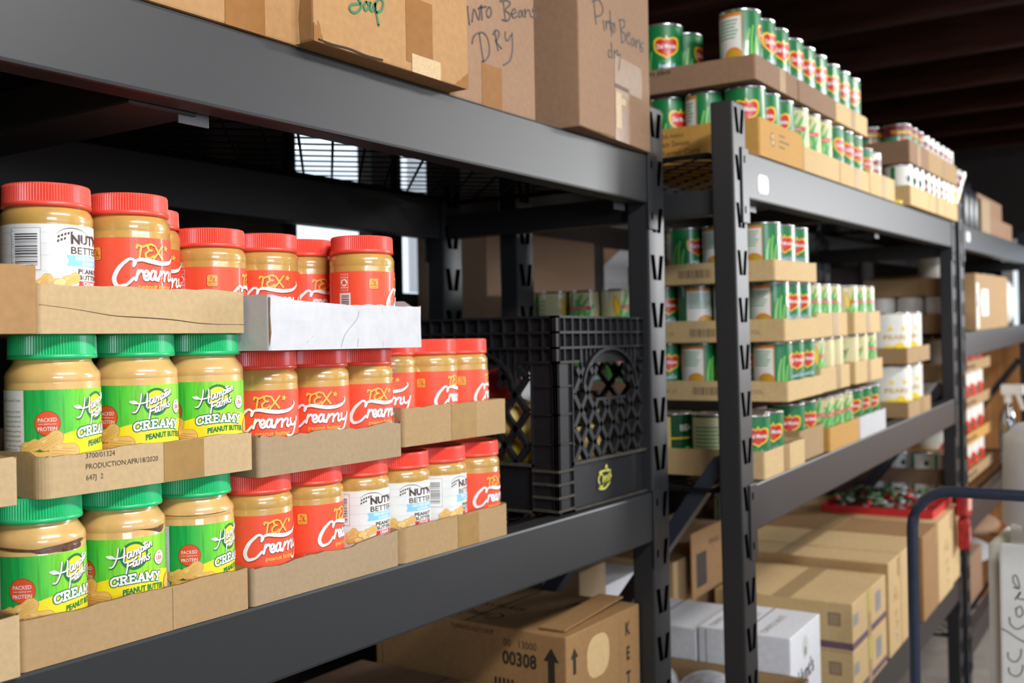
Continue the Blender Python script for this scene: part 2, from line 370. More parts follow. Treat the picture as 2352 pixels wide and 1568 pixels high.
# ------------------------------------------------------------------ the peanut butter jars
def lid_mesh(m, r, z0, h, n=96):
    mb = MB(); ring = lambda rr, z, rib: [((rr - (0.0010 if (rib and k % 2) else 0)) * math.sin(PI * k / n), -(rr - (0.0010 if (rib and k % 2) else 0)) * math.cos(PI * k / n), z) for k in range(2 * n)]
    rows = [ring(r - 0.0016, z0, 0), ring(r + 0.0004, z0 + 0.0004, 0), ring(r + 0.0006, z0 + 0.0036, 0), ring(r, z0 + 0.0044, 0), ring(r, z0 + 0.0047, 1), ring(r - 0.0004, z0 + h - 0.0022, 1), ring(r - 0.0012, z0 + h - 0.0006, 0), ring(r - 0.003, z0 + h, 0), ring(r - 0.0065, z0 + h, 0), ring(r - 0.0075, z0 + h - 0.0009, 0), ring(0.0005, z0 + h - 0.0009, 0)]
    mb.grid(rows[:4], m, True, True); mb.grid(rows[3:7], m, False, True); mb.grid(rows[6:], m, True, True); mb.face(rows[-1], m)
    mb.face(ring(r - 0.0016, z0, 0)[::-1], m)
    return mb
def band(mb, R, t0, t1, m, s0, s1, n=72, z0=0.0):
    mb.uv = mb.uv or {}; rows = []
    for t in (t0, (t0 + t1) / 2, t1):
        row = []
        for k in range(n + 1):
            s_ = s0 + (s1 - s0) * k / n; a = s_ * 0.001 / R; row.append((R * math.sin(a), -R * math.cos(a), z0 + t * 0.001)); mb.uv[len(mb.v) + len(row) - 1 + len(rows) * (n + 1)] = ((s_ - s0) / (s1 - s0), (t - t0) / (t1 - t0))
        rows.append(row)
    mb.grid(rows, m, True)

def FX(body, size, bold, width):
    vs, _ = glyphs(body, bold); xs = [v[0] for v in vs]; return width / ((max(xs) - min(xs)) * size)
def tex_label():
    p = Print(); out = lambda pts, w1, w2, m, om, l=2: (p.stroke(pts, w2, om, l), p.stroke(pts, w1, m, l + 2))
    T_ = [[(-16, 85.5), (-15.6, 88), (-12.5, 87.6), (-8.5, 86.8), (-4.5, 88.8)], [(-10.3, 86.8), (-11.8, 80.5), (-12.8, 74.6)],
          [(1.2, 88.6), (-1.8, 89.6), (-4.0, 87), (-2.6, 83.6), (-0.2, 83.2)], [(-2.6, 83.2), (-5.8, 80), (-5.2, 75.8), (-1.8, 75.4), (1.2, 78)],
          [(4, 88.2), (6.8, 81.6), (10.4, 75)], [(10.8, 89), (6.8, 81.6), (3.0, 75)]]
    def rm(tb):
        def f(x):
            for (a, b), (c, d) in zip(tb, tb[1:]):
                if x <= c or (c, d) == tb[-1]: return b + (x - a) * (d - b) / (c - a)
        return f
    ft = rm([(-16, -20), (-10.3, -15.5), (-5.8, -11), (1.2, -2.6), (3, -2.2), (10.8, 9.6)]); T_ = [[(ft(a), b) for a, b in q] for q in T_]
    for q in T_: p.stroke([(a + .35, b - .5) for a, b in q], 3.0, 'p_darkred', 2)
    for q in T_: p.stroke(q, 2.3, 'p_gold', 3)
    p.star(15.5, 86, 4.7, 'p_darkred', 2, 0.2); p.star(15.2, 86.4, 4.2, 'p_gold', 3, 0.2)
    Cm = [[(-10.7, 67), (-9.3, 71.3), (-14.3, 74), (-22.4, 66), (-28, 54.5), (-24.6, 46.6), (-17, 48), (-10.5, 55)],
          [(-9, 52.6), (-6.8, 62.4)], [(-7.4, 58.6), (-5.6, 61.6), (-3.6, 62.2), (-3, 60.4)],
          [(-2.4, 56), (1.2, 57.4), (2.4, 60.4), (0, 62.2), (-2.4, 58.6), (-1.6, 54), (1.4, 53.2), (4.2, 56)],
          [(9.6, 61.2), (6.8, 62.2), (4.6, 57.6), (5.6, 53.6), (8, 54.6), (10, 61.2)], [(10, 61.8), (9.4, 56), (10.3, 53.2), (12, 55)],
          [(12.4, 52.8), (14.2, 62)], [(13.6, 57.8), (16, 61.8), (17.6, 61), (16.9, 53)], [(17.4, 57.8), (19.8, 62), (21.5, 61), (20.8, 55), (21.6, 53.2), (23, 54.6)],
          [(23.8, 62.2), (23.8, 57), (25.6, 54.2), (28, 57.2)], [(29.8, 63), (28.2, 54), (26.2, 46), (23.8, 41.6), (21.2, 43.2)]]
    fc = rm([(-28, -42), (-22, -36), (-14, -27), (-9, -21.4), (-2.4, -13.5), (4.4, -6.8), (12.2, 2.2), (23, 23), (30, 37)]); Cm = [[(fc(a), b) for a, b in q] for q in Cm]
    for q in Cm: p.stroke([(a + .3, b - .5) for a, b in q], 3.7, 'p_darkred', 3)
    for q in Cm: p.stroke(q, 2.9, 'p_white', 5)
    for q in Cm[:1]: p.stroke(q[2:7], lambda t: 2.6 + 2.0 * math.sin(PI * t), 'p_white', 6)
    sw = [(-11.5, 68), (-10, 71.4), (-4, 73.6), (5, 72.2), (15, 70.6), (23, 72.6), (27.4, 78.6), (26.6, 82.4)]
    sw = [(fc(a), b) for a, b in sw]
    p.stroke([(a + .3, b - .6) for a, b in sw], lambda t: 1.6 + 4.2 * math.sin(PI * min(1, t * 1.02)) ** 1.2, 'p_darkred', 3); p.stroke(sw, lambda t: 1.0 + 3.6 * math.sin(PI * t) ** 1.2, 'p_white', 5)
    p.text('peanut butter', 1.8, 43.6, 7.4, 'p_gold', 3, 0.014, 1.02)
    p.rrect(-68.5, 73, -55.5, 86.6, 2, 'p_darkred', 2); p.rrect(-68, 73.4, -56, 86.4, 2, 'p_badge', 3)
    p.text('7g', -62, 80.2, 6.2, 'p_darkred', 4, 0.0); p.text('PROTEIN', -62, 77, 2.3, 'p_darkred', 4, 0.01); p.text('PER SERVING', -62, 74.6, 1.4, 'p_darkred', 4)
    p.text('SEE NUTRITION INFORMATION FOR TOTAL FAT', -52, 91.6, 1.7, 'p_orange', 2); p.text('AND SATURATED FAT CONTENT', -57, 89.2, 1.7, 'p_orange', 2)
    p.rrect(-61.5, 22.5, -51, 36.6, 1.4, 'p_white', 2); p.rrect(-61, 23, -51.5, 36.1, 1.2, 'p_red', 3); p.text('190', -56.2, 30.4, 5.4, 'p_white', 4, 0.02, 0.85); p.text('CALORIES', -56.2, 27.4, 1.9, 'p_black', 4); p.text('PER 2 TBSP', -56.2, 24.6, 1.6, 'p_black', 4)
    p.rect(-52.8, 24, -16, 34.4, 'p_pink', 2); p.rect(-32, 29.4, -31.7, 34.4, 'p_red', 3); p.rect(-52.8, 29.2, -16, 29.5, 'p_red', 3)
    for tx, x, y in (('NO', -42.4, 32.8), ('ARTIFICIAL', -42.4, 31.2), ('PRESERVATIVES', -42.4, 29.7), ('NO', -24, 32.8), ('ARTIFICIAL', -24, 31.2), ('FLAVORS', -24, 29.7), ('NO CHOLESTEROL', -34, 26.4)): p.text(tx, x, y, 1.8, 'p_black', 4)
    p.rect(-106.2, 71, -95.2, 93, 'p_white', 2)
    p.rect(-105.7, 88.6, -95.7, 92.6, 'p_red', 3); p.rect(-105.7, 71.6, -95.7, 75, 'p_red', 3); p.rect(-105.7, 76, -95.7, 87.8, 'p_red', 3)
    for k in range(3):
        a = 2 * PI * k / 3; p.stroke([(-100.7 + 3.8 * math.sin(a + u), 81.8 + 3.8 * math.cos(a + u)) for u in (0.2, 0.7, 1.2, 1.6)], 2.2, 'p_white', 4)
    p.text('HOW2', -100.7, 90, 2, 'p_white', 4); p.text('PLASTIC JAR', -100.7, 72.6, 1.4, 'p_white', 4)
    p.rect(-108, 30, -92, 68.6, 'p_white', 2); p.bars(-105, 34, -94, 66, 'p_black', 3, seed=4)
    for k in range(9): p.rect(60, 85 - 3 * k, 118, 86.4 - 3 * k, 'p_pink', 2)
    p.rect(70, 18, 112, 56, 'p_white', 2); p.bars(74, 22, 108, 50, 'p_black', 3, True, seed=5)
    return p
def hf_label():
    p = Print()
    top = [(-45 + k * 3.2, 50 + 12 * (1 - ((-45 + k * 3.2 - 12) / 62.0) ** 2)) for k in range(36)]
    p.poly(top + [(67, 17), (-45, 17)], 'p_yellow', 1)
    p.rect(-118, 17.2, -72.5, 96.6, 'p_lilac', 2)
    for i, tx in enumerate(('Straight from the Fields', 'For generations, our family', 'and farms have nurtured', 'the crop with care and', 'pride from seed to shelf.', 'We are committed to growing', 'and choosing the best possible', 'peanuts for that fresh roasted', 'flavor every time.')):
        p.text(tx, -76, 86 - (5.6 if i else 0) - i * 4.6, 3.6 if i == 0 else 2.9, 'p_grey', 3, 0.0, 0.85, align='r')
    p.text('PRODUCT OF U.S.A.', -80, 40, 2.4, 'p_brown', 3, align='r'); p.bars(-112, 18, -79, 35, 'p_brown', 3, True, seed=8)
    p.ell(0, 79.5, 14.2, 14.2, 'p_ring', 2, 40); p.ell(0, 79.5, 11.6, 11.6, 'p_yellow', 3, 40)
    Hm = [[(-15.5, 88), (-16.6, 80), (-19, 73), (-21.5, 69.6), (-24, 69.4)], [(-10, 88.6), (-9.8, 82), (-10.6, 74.6)], [(-24.5, 80), (-19, 78.2), (-13, 78.8), (-9, 80.4)],
          [(-3.6, 83.6), (-6.6, 83), (-7.2, 79), (-5.2, 78), (-3, 83.6)], [(-2.8, 84), (-3.2, 79.4), (-1.8, 79)],
          [(-1.2, 79.4), (-0.4, 84.8)], [(-0.4, 83), (1.4, 85.2), (2, 80.6)], [(2, 83.6), (3.6, 86), (4.2, 81.4)],
          [(5.2, 77), (6.4, 87)], [(6.2, 86), (8.6, 87.4), (9, 83.6), (6, 83)],
          [(10.6, 92.4), (10.6, 85), (11.6, 84.2)], [(8.8, 90.2), (13.2, 91.6)], [(13.4, 89.4), (12, 87.6), (13, 85.2), (14.6, 87), (13.6, 89.4)], [(15.6, 86), (16, 90.4)], [(16, 89), (17.6, 91), (18.2, 87.2)],
          [(-9.6, 73.4), (-3, 74.6), (2, 77.8)], [(-6.4, 74), (-7.6, 67), (-8.4, 62.4)], [(-7.4, 69.8), (-2.6, 71.2)],
          [(1.4, 74), (-1, 73.6), (-1.6, 70), (0, 69.2), (1.8, 74)], [(2, 74.4), (1.8, 70), (3, 70)], [(4, 70.4), (4.6, 75.2)], [(4.6, 74), (6.4, 75.8)],
          [(6.8, 71.2), (7.4, 76.2)], [(7.4, 75), (9, 77), (9.4, 72.6)], [(9.4, 75.6), (11, 77.8), (11.6, 73.4)], [(15.6, 79), (13.6, 78.6), (14, 76.6), (15.6, 75.4), (14.6, 73.6), (12.8, 74)]]
    for q in Hm: p.stroke([(a + .5, b - .6) for a, b in q], 2.3, 'p_navy', 4)
    for q in Hm: p.stroke(q, 1.5, 'p_white', 5)
    p.poly(smooth([(-27.5, 80.6), (-24, 78), (-18.5, 78), (-22, 81.4)], 4, True), 'p_white', 5)
    SL = {'C': [[(7.4, 6.2), (6.4, 8.4), (3.8, 9), (1.2, 7.2), (0.8, 4.4), (1.6, 1.4), (4, 0.2), (6.6, 1), (7.6, 2.8)], [(7.4, 9.2), (7.4, 6.4)]],
          'R': [[(1.6, 9), (1.6, 0)], [(0.2, 9), (4.4, 9), (6.4, 8), (6.2, 5.6), (4.4, 4.8), (1.6, 4.8)], [(4, 4.8), (6.6, 0.2)], [(0, 0), (3.2, 0)], [(5.4, 0), (8, 0)]],
          'E': [[(1.6, 9), (1.6, 0)], [(0, 9), (6.6, 9)], [(6.6, 9), (6.6, 7)], [(1.6, 4.6), (5, 4.6)], [(0, 0), (7, 0)], [(7, 0), (7, 2.2)]],
          'A': [[(1.2, 0), (3.9, 9), (4.6, 9), (7.2, 0)], [(2.4, 3.2), (6, 3.2)], [(-.2, 0), (2.8, 0)], [(5.6, 0), (8.6, 0)]],
          'M': [[(1.4, 0), (1.4, 9), (4.8, 2.4), (8.2, 9), (8.2, 0)], [(0, 9), (1.6, 9)], [(8, 9), (9.6, 9)], [(0, 0), (2.9, 0)], [(6.7, 0), (9.6, 0)]],
          'Y': [[(1, 9), (4, 4.4), (4, 0)], [(7, 9), (4, 4.4)], [(-.4, 9), (2.4, 9)], [(5.6, 9), (8.4, 9)], [(2.4, 0), (5.6, 0)]]}
    for wd, mm, ly in ((3.9, 'p_ring', 3), (2.0, 'p_white', 5)):
        x0 = -23.6
        for ch, adv in zip('CREAMY', (8.9, 8.7, 8.2, 8.9, 10.6, 8.4)):
            for q in SL[ch]:
                k = .97; pts = [(x0 + a * .97, 50.4 + b_ * .88 + 2.6 - 0.0042 * (x0 + a - 3) ** 2) for a, b_ in q]; p.stroke(pts, wd, mm, ly, sm=(ch == 'C' or len(q) > 4))
            x0 += adv
    arc2 = lambda X, Y: (X, Y + 1.6 - 0.0036 * X ** 2)
    p.text('PEANUT BUTTER', 11.5, 41.2, 7.6, 'p_dgreen', 3, 0.045, 0.80, 0.0, 0.0, 'c', arc2)
    p.ell(29, 73, 7.4, 7.8, 'p_brown', 2); p.ell(29, 73.3, 6.9, 7.3, 'p_white', 3); p.text('USA', 29, 70.8, 6, 'p_ribbon', 4, 0.02, 0.8); p.text('100%', 29, 76.8, 3, 'p_ribbon', 4, 0, 0.8); p.text('PEANUTS', 29, 68, 2.2, 'p_ribbon', 4, 0, 0.8)
    p.ell(-50.6, 65.3, 11.7, 11.7, 'p_darkred', 2, 36); p.ell(-50.6, 65.3, 11.2, 11.2, 'p_packed', 3, 36)
    p.text('PACKED', -50.6, 66.8, 5.2, 'p_white', 4, 0.005, 0.85, 0.03); p.text('WITH', -50.6, 63.6, 2.6, 'p_white', 4); p.text('PROTEIN', -50.6, 58.4, 5.2, 'p_white', 4, 0.005, 0.82, 0.03)
    p.rect(-58.6, 64.4, -54.6, 64.8, 'p_white', 4); p.rect(-46.6, 64.4, -42.6, 64.8, 'p_white', 4)
    for cx, cy, L, r in ((-66, 44, 20, 0.3), (-48, 49, 24, 0.55), (-36, 39, 27, -0.12), (-58, 32, 26, -0.05), (-34, 28, 24, 0.1)): p.peanut(cx, cy, L, r, 6)
    p.ell(44, 46, 7, 9, 'p_nutdark', 5, rot=-0.6); p.ell(44.4, 46.3, 6.2, 8.2, 'p_nut', 6, rot=-0.6); p.ell(50, 38, 8, 6, 'p_nutdark', 5); p.ell(50, 38.4, 7.4, 5.4, 'p_nut', 6)
    for k in range(8): p.rect(64, 84 - 4 * k, 108, 86 - 4 * k, 'p_lilac', 2)
    return p
def nut_label():
    p = Print()
    for t in (92, 81.5, 70.5, 55.5, 46): p.rect(-112, t, 118, t + .35, 'p_line', 1)
    p.stroke([(-38, 90.5), (-31, 95.4), (-22, 97), (-12, 95.6), (-2, 91)], lambda t: 0.15 + 0.7 * math.sin(PI * t), 'p_brown', 2)
    for r, (n, x0, y0) in enumerate(((5, -35.5, 88.6), (3, -36, 84.4))):
        for k in range(n):
            x = x0 + k * 3.1; y = y0 + k * 1.5 - 0.12 * k * k; p.poly([(x - 1, y - 1.6), (x + 1, y - 0.9), (x + 1.1, y + 1.5), (x - .9, y + .8)], 'p_brown', 2)
    p.text("NUT'N", -3, 82.4, 12.2, 'p_brown', 2, 0.045, FX("NUT'N", 12.2, .045, 42)); p.text('BETTER', -3, 72.6, 9.8, 'p_brown', 2, 0.01, FX('BETTER', 9.8, .01, 42))
    p.poly([(-28.5, 71.4), (22, 71.4), (20, 66.2), (22, 61), (-28.5, 61), (-26.4, 66.2)], 'p_sky', 2)
    p.text('REDUCED SUGAR', -2, 67, 4.6, 'p_white', 3, 0.03, 0.95); p.text('& SODIUM', -2, 62.3, 4.6, 'p_white', 3, 0.03, 0.95)
    p.text('PEANUT', 0, 54, 6.4, 'p_brown', 2, 0.03, FX('PEANUT', 6.4, .03, 33)); p.text('BUTTER', 0, 48.2, 6.4, 'p_brown', 2, 0.03, FX('BUTTER', 6.4, .03, 33))
    p.poly([(-17, 47), (17.5, 47), (16, 44.4), (17.5, 41.8), (-17, 41.8), (-15.4, 44.4)], 'p_ribbon', 2); p.text('CREAMY', 0, 42.8, 4.6, 'p_white', 3, 0.03, 1.1)
    p.text('NET WT. 18 OZ. (1 LB. 2 OZ) 510g', 0, 34.4, 3.4, 'p_brown', 2, 0.0, 0.95)
    for cx, cy, L, r in ((-49, 46, 17, 0.7), (-41, 45, 16, -0.2), (-24, 48, 19, 0.35), (-47, 39, 19, 0.1)): p.peanut(cx, cy, L, r, 3)
    for cx, cy, a, b, r in ((-35, 45, 6, 3.6, 0.25), (-40, 37, 5.6, 3.8, -0.2), (-31, 39.6, 4.6, 3.2, -0.5)): p.ell(cx, cy, a + .4, b + .4, 'p_nutdark', 6, rot=r); p.ell(cx, cy, a, b, 'p_nutlight', 7, rot=r)
    p.rect(-79.5, 56.6, -51, 96.4, 'p_grey', 2); p.rect(-79.1, 57, -51.4, 96, 'p_white', 3)
    p.bars(-75.4, 61, -54, 91.4, 'p_black', 4, seed=3)
    for i, ch in enumerate('0 64684713016 3'):
        if ch != ' ': p.text(ch, -78.4, 93.4 - i * 2.45, 2.6, 'p_grey', 4, rot=-PI / 2)
    for k in range(9): p.rect(48, 90 - 5 * k, 96, 91 - 5 * k, 'p_grey', 2)
    return p

def jar_proto(kind):
    M = Matrix.Translation((0, 0, -20)); root = empty('peanut_butter_jar', M)
    if kind == 'hf':
        b = MB(); b.lathe([(0.0005, 0.001), (0.034, 0.0), (0.0405, 0.003), (0.0432, 0.009), (0.0436, 0.014), (0.0436, 0.1028), (0.0433, 0.1035), (0.0436, 0.1042), (0.0437, 0.109), (0.0428, 0.1125), (0.040, 0.1165), (0.0372, 0.1205), (0.0358, 0.1235), (0.0356, 0.129)], 'butter_hf', 64); b.build('jar', root)
        lid_mesh('lid_green', 0.0405, 0.1255, 0.0245).build('lid', root)
        mb = MB(); band(mb, 0.0438, 17, 97, 'p_planks', -118, 150); hf_label().cyl(mb, 0.0438); mb.build('label', root)
    else:
        b = MB(); b.lathe([(0.0005, 0.001), (0.033, 0.0), (0.039, 0.003), (0.0417, 0.009), (0.042, 0.014), (0.042, 0.1000), (0.0416, 0.1008), (0.0419, 0.1018), (0.042, 0.1085), (0.041, 0.1122), (0.0388, 0.1155), (0.037, 0.1175), (0.0366, 0.122)], 'butter_tex', 64); b.build('jar', root)
        lid_mesh('lid_red', 0.0403, 0.1175, 0.0225).build('lid', root); mb = MB()
        if kind == 'tex': band(mb, 0.0422, 10, 94, 'p_red', -125, 139); tex_label().cyl(mb, 0.0422, z0=-0.002)
        else: band(mb, 0.0422, 12, 100, 'p_paper', -118, 140); nut_label().cyl(mb, 0.0422)
        mb.build('label', root)
    return root
PROTO = {k: jar_proto(k) for k in ('tex', 'hf', 'nut')}
HGT = {'tex': 0.140, 'hf': 0.150, 'nut': 0.140}
_first = {}
def put(kind, table, M, label, cat, group):
    pr = table[kind]
    if _first.get((id(table), kind)) is None: _first[(id(table), kind)] = 1; pr.matrix_basis = M; return tag(pr, label, cat, group)
    return tag(copy_tree(pr, M), label, cat, group)
def jar(kind, x, y, z, alpha, label, tilt=0.0):
    """alpha: how far the front of the label is turned away from the viewer, in degrees (to the right)"""
    rz = math.radians(alpha) + math.atan2(-x, y) 
    return put(kind, PROTO, F1 @ T(x, y, z, rz) @ Matrix.Rotation(tilt, 4, 'X'), label, 'jar', {'tex': 'red label peanut butter jars', 'hf': 'green label peanut butter jars', 'nut': 'white label peanut butter jars'}[kind])

def gap(o, shapes):
    """places where the butter has come away from the jar wall"""
    mb = MB(); p = Print()
    for q in shapes: p.poly(smooth(q, 3, True), 'butter_gap', 1)
    p.cyl(mb, 0.0437, lay=0.0002); g = mb.build('separated_butter', o); g['label'] = 'dark brown gap in the butter'

# ------------------------------------------------------------------ the room
def slab(name, a, b, m): mb = MB(); mb.box(a, b, m); return struct(mb.build(name))
slab('ground', (-9, -14, -0.2), (14, 12, -0.101), 'floor_concrete')  # unseen ground outside, added to keep sky light from coming up from below
slab('floor', (-2.5, -3.6, -0.1), (8.2, 1.9, 0.0), 'floor_concrete')
WY = 1.75
wins = [(1.69, 1.955, 0.10, 0.62), (2.06, 2.26, 0.125, 0.62)]
mb = MB(); xs = [-2.5] + [v for q in wins for v in q[:2]] + [6.9]
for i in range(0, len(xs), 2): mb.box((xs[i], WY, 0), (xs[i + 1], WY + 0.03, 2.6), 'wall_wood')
for x0, x1, z0, z1 in wins: mb.box((x0, WY, 0), (x1, WY + 0.03, z0 + H), 'wall_wood'); mb.box((x0, WY, z1 + H), (x1, WY + 0.03, 2.6), 'wall_wood')
struct(mb.build('wall_back'))
for i, (x0, x1, z0, z1) in enumerate(wins):
    fr = MB()
    for a, b in (((x0 - .01, z0 - .02), (x1 + .01, z0 + .004)), ((x0 - .01, z1 - .004), (x1 + .01, z1 + .02)), ((x0 - .01, z0), (x0 + .004, z1)), ((x1 - .004, z0), (x1 + .01, z1))):
        fr.box((a[0], WY - .012, a[1] + H), (b[0], WY + .035, b[1] + H), 'deck_wood')
    wn = struct(fr.build('window_%d' % (i + 1))); g = MB(); g.box((x0, WY + .012, z0 + H), (x1, WY + .015, z1 + H), 'window_glass'); g.build('glass_pane', wn)
    if i == 1:
        c = MB(); rows = []
        for z in (z0 + .01, z1): rows.append([(x0 + .07 + (x1 - x0 - .07) * k / 40, WY + .022 + .005 * math.sin(k * 1.3), z + H) for k in range(41)])
        c.grid(rows, 'curtain_white', True); c.build('curtain', wn)
EX = 6.5
mb = MB(); y0, y1, z0, z1 = -0.3, 1.0, 0.0, 0.50
for a, b in (((EX, -3.6, 0), (EX + .12, y0 - .5, H)), ((EX, y1, 0), (EX + .12, WY, H)), ((EX, y0 - .5, 0), (EX + .12, y1, z0 + H))): mb.box(a, b, 'panel_wood')
for a, b in (((EX, -3.6, H), (EX + .12, y0 - .5, 2.6)), ((EX, y1, H), (EX + .12, WY, 2.6)), ((EX, y0 - .5, z1 + H), (EX + .12, y1, 2.6))): mb.box(a, b, 'wall_wood')
struct(mb.build('wall_far'))
fr = MB()
for a, b in (((EX - .02, y1 - .03, z0 + H), (EX + .1, y1 + .03, z1 + H)), ((EX - .02, y0 - .53, z0 + H), (EX + .1, y0 - .47, z1 + H)), ((EX - .02, y0 - .5, z0 + H - .03), (EX + .1, y1, z0 + H + .03)), ((EX - .02, y0 - .5, z1 + H - .03), (EX + .1, y1, z1 + H + .03))): fr.box(a, b, 'frame_white')
wn = struct(fr.build('window_3')); g = MB(); g.box((EX + .05, y0 - .5, z0 + H), (EX + .053, y1, z1 + H), 'window_glass'); g.build('glass_pane', wn)
mb = MB(); mb.box((-2.62, -3.6, 0), (-2.5, 1.9, 2.6), 'wall_wood'); struct(mb.build('wall_near'))
mb = MB()                                    # the aisle side has a wide open doorway
mb.box((-2.5, -3.72, 0), (-1.2, -3.6, 2.6), 'wall_wood'); mb.box((2.8, -3.72, 0), (4.4, -3.6, 2.6), 'wall_wood'); mb.box((6.0, -3.72, 0), (6.62, -3.6, 2.6), 'wall_wood'); mb.box((-1.2, -3.72, 2.25), (6.0, -3.6, 2.6), 'wall_wood')
struct(mb.build('wall_front'))
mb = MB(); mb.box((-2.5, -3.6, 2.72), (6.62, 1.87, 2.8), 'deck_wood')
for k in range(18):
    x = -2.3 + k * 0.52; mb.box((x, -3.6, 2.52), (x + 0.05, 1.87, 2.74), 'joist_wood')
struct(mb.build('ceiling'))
mb = MB(); mb.box((0.15, -0.45, 2.49), (1.35, -0.25, 2.52), 'frame_white')
o = tag(mb.build('ceiling_strip_fixture'), 'long white strip light fixed under the ceiling joists over the aisle', 'ceiling light')

# ------------------------------------------------------------------ racks
def floor_z(F, x, y):
    p = F @ Vector((x, y, 0)); return -p.z / (F.to_3x3() @ Vector((0, 0, 1))).z
def slots(mb, x0, y, zs, w=0.07):
    for z in zs:
        for sx, dx in ((0.016, 0.010), (0.054, -0.010)):
            c = x0 + sx; h = 0.0078; mb.face([(c - h, y - .0004, z + .048), (c + dx - h, y - .0004, z), (c + dx + h, y - .0004, z), (c + h, y - .0004, z + .048)], 'slot_dark')
def post(F, x, y, front, ztop, parent):
    mb = MB(); zb = floor_z(F, x, y); Wd, Dp = 0.07, 0.045; y0 = y if front else y - Dp
    mb.bbox((x, y0, zb), (x + Wd, y0 + Dp, ztop), 'rack_paint', 0.004)
    n = int((ztop - zb) / 0.0915); slots(mb, x, y0, [ztop - 0.06 - 0.0915 * k for k in range(n)])
    mb.bbox((x - .012, y0 - .012, zb), (x + Wd + .012, y0 + Dp + .012, zb + .006), 'rack_paint', 0.001)
    return mb.build('upright_post', parent)
def beam(x0, x1, y, top, front, parent, h=0.093):
    mb = MB(); s = 1 if front else -1
    a, b = (y, y + 0.04) if front else (y - 0.04, y)
    mb.bbox((x0 + .07, a, top - h), (x1 - .07, b, top), 'rack_paint', 0.004)
    yo = y - .004 if front else y
    for xa, xb, e in ((x0 + .036, x0 + .0735, 1), (x1 - .0735, x1 - .036, -1)):
        mb.bbox((xa, yo, top - h - .05), (xb, yo + .004, top + .004), 'rack_paint', 0.0015)
        for q in (-.012, -.11): mb.box((xa + .010, yo - .0006, top + q - .014), (xa + .016, yo, top + q), 'slot_dark')
    return mb.build('beam', parent)
_dk = {}
def deck(x0, x1, y0, y1, z, parent):
    k = (round(x1 - x0, 2), round(y1 - y0, 2))
    if k not in _dk:
        mb = MB(); p, q = 0.072 / 2, 0.070 / 2; L, Dp = x1 - x0 - .02, y1 - y0 - .02; ni, nj = int(L / p), int(Dp / q)
        for i in range(ni):
            for j in range(nj):
                if (i + j) % 2 == 0: mb.bar((i * p, j * q, 0), ((i + 1) * p, (j + 1) * q, 0), .0042, .002, 'deck_steel')
                else: mb.bar(((i + 1) * p, j * q, 0), (i * p, (j + 1) * q, 0), .0042, .002, 'deck_steel')
        mb.box((0, 0, -.004), (L, .012, .004), 'deck_steel'); mb.box((0, Dp - .012, -.004), (L, Dp, .004), 'deck_steel'); mb.box((0, 0, -.004), (.012, Dp, .004), 'deck_steel'); mb.box((L - .012, 0, -.004), (L, Dp, .004), 'deck_steel')
        o = mb.build('wire_deck', parent); _dk[k] = o.data
    else: o = bpy.data.objects.new('wire_deck', _dk[k]); COL.objects.link(o); o.parent = parent
    o.matrix_basis = Matrix.Translation((x0 + .01, y0 + .01, z)); return o
def rack(F, x0, x1, y0, y1, tops, ztop, label, sup=(), clips=(), drop=0.0):
    r = empty('storage_rack', F)
    tag(r, label, 'shelf rack', 'dark grey steel storage racks')
    for x in (x0, x1 - .07):
        post(F, x, y0, True, ztop, r); post(F, x, y1, False, ztop, r)
        mb = MB(); xc = x + .035
        zs = [floor_z(F, x, y0) + .15] + sorted(tops)
        t = tops[0]
        mb = MB(); mb.bbox((xc - .02, y0 + .046, t - .125), (xc + .02, y1 - .046, t - .075), 'rack_paint', 0.003); mb.build('end_strut', r)
        mb = MB(); mb.bar((xc, y0 + .05, -0.235), (xc, y1 - .05, -0.84), .03, .035, 'rack_blue', (1, 0, 0)); mb.build('diagonal_brace', r)
    for t in tops:
        beam(x0, x1, y0, t, True, r); dd = drop if t == tops[0] else 0.0; beam(x0, x1, y1, t - dd, False, r, 0.09)
        deck(x0, x1, y0 + .045, y1 - .045, t - .008 - dd, r)
        for sx in sup:
            mb = MB(); mb.bbox((sx - .045, y0 + .041, t - .06 - dd), (sx + .045, y1 - .041, t - .014 - dd), 'rack_paint', 0.003); mb.build('deck_support', r)
    for cx in clips:
        mb = MB(); mb.bbox((cx - .021, y0 + .046, tops[0] - .105), (cx + .021, y0 + .049, tops[0] - .06), 'zinc', 0.001); mb.build('deck_clip', r)
    return r
Z1 = (0.352, -0.292, -0.90); Z2 = (0.372, -0.285, -0.945); Z3 = (0.372, -0.045, -0.73, -1.2)
R1 = rack(F1, -0.45, 1.862, 0.90, 1.44, Z1, 0.448, 'dark grey steel rack filling the foreground, jars on its middle shelf', (0.725,), (0.768, 1.765), 0.036)
R2 = rack(F2, 0.0, 2.31, 0.0, 0.54, Z2, 0.462, 'dark grey steel rack behind the black crate, loaded with trays of cans', (1.15,), (0.23, 1.3))
R3 = rack(F2, 2.325, 4.40, -0.015, 0.54, Z3, 0.45, 'farthest dark grey steel rack, standing by the bright window')
mb = MB(); p = Print(); p.rrect(0, 0, 62, 38, 12, 'p_paper', 1); p.flat(mb, (0.135, -0.0002, 0.296), (1, 0, 0), (0, 0, 1)); mb.build('sticker', R2)
mb = MB(); p = Print(); p.rrect(0, 0, 90, 40, 14, 'p_paper', 1); p.flat(mb, (2.46, -0.0152, 0.31), (1, 0, 0), (0, 0, 1)); mb.build('sticker', R3)

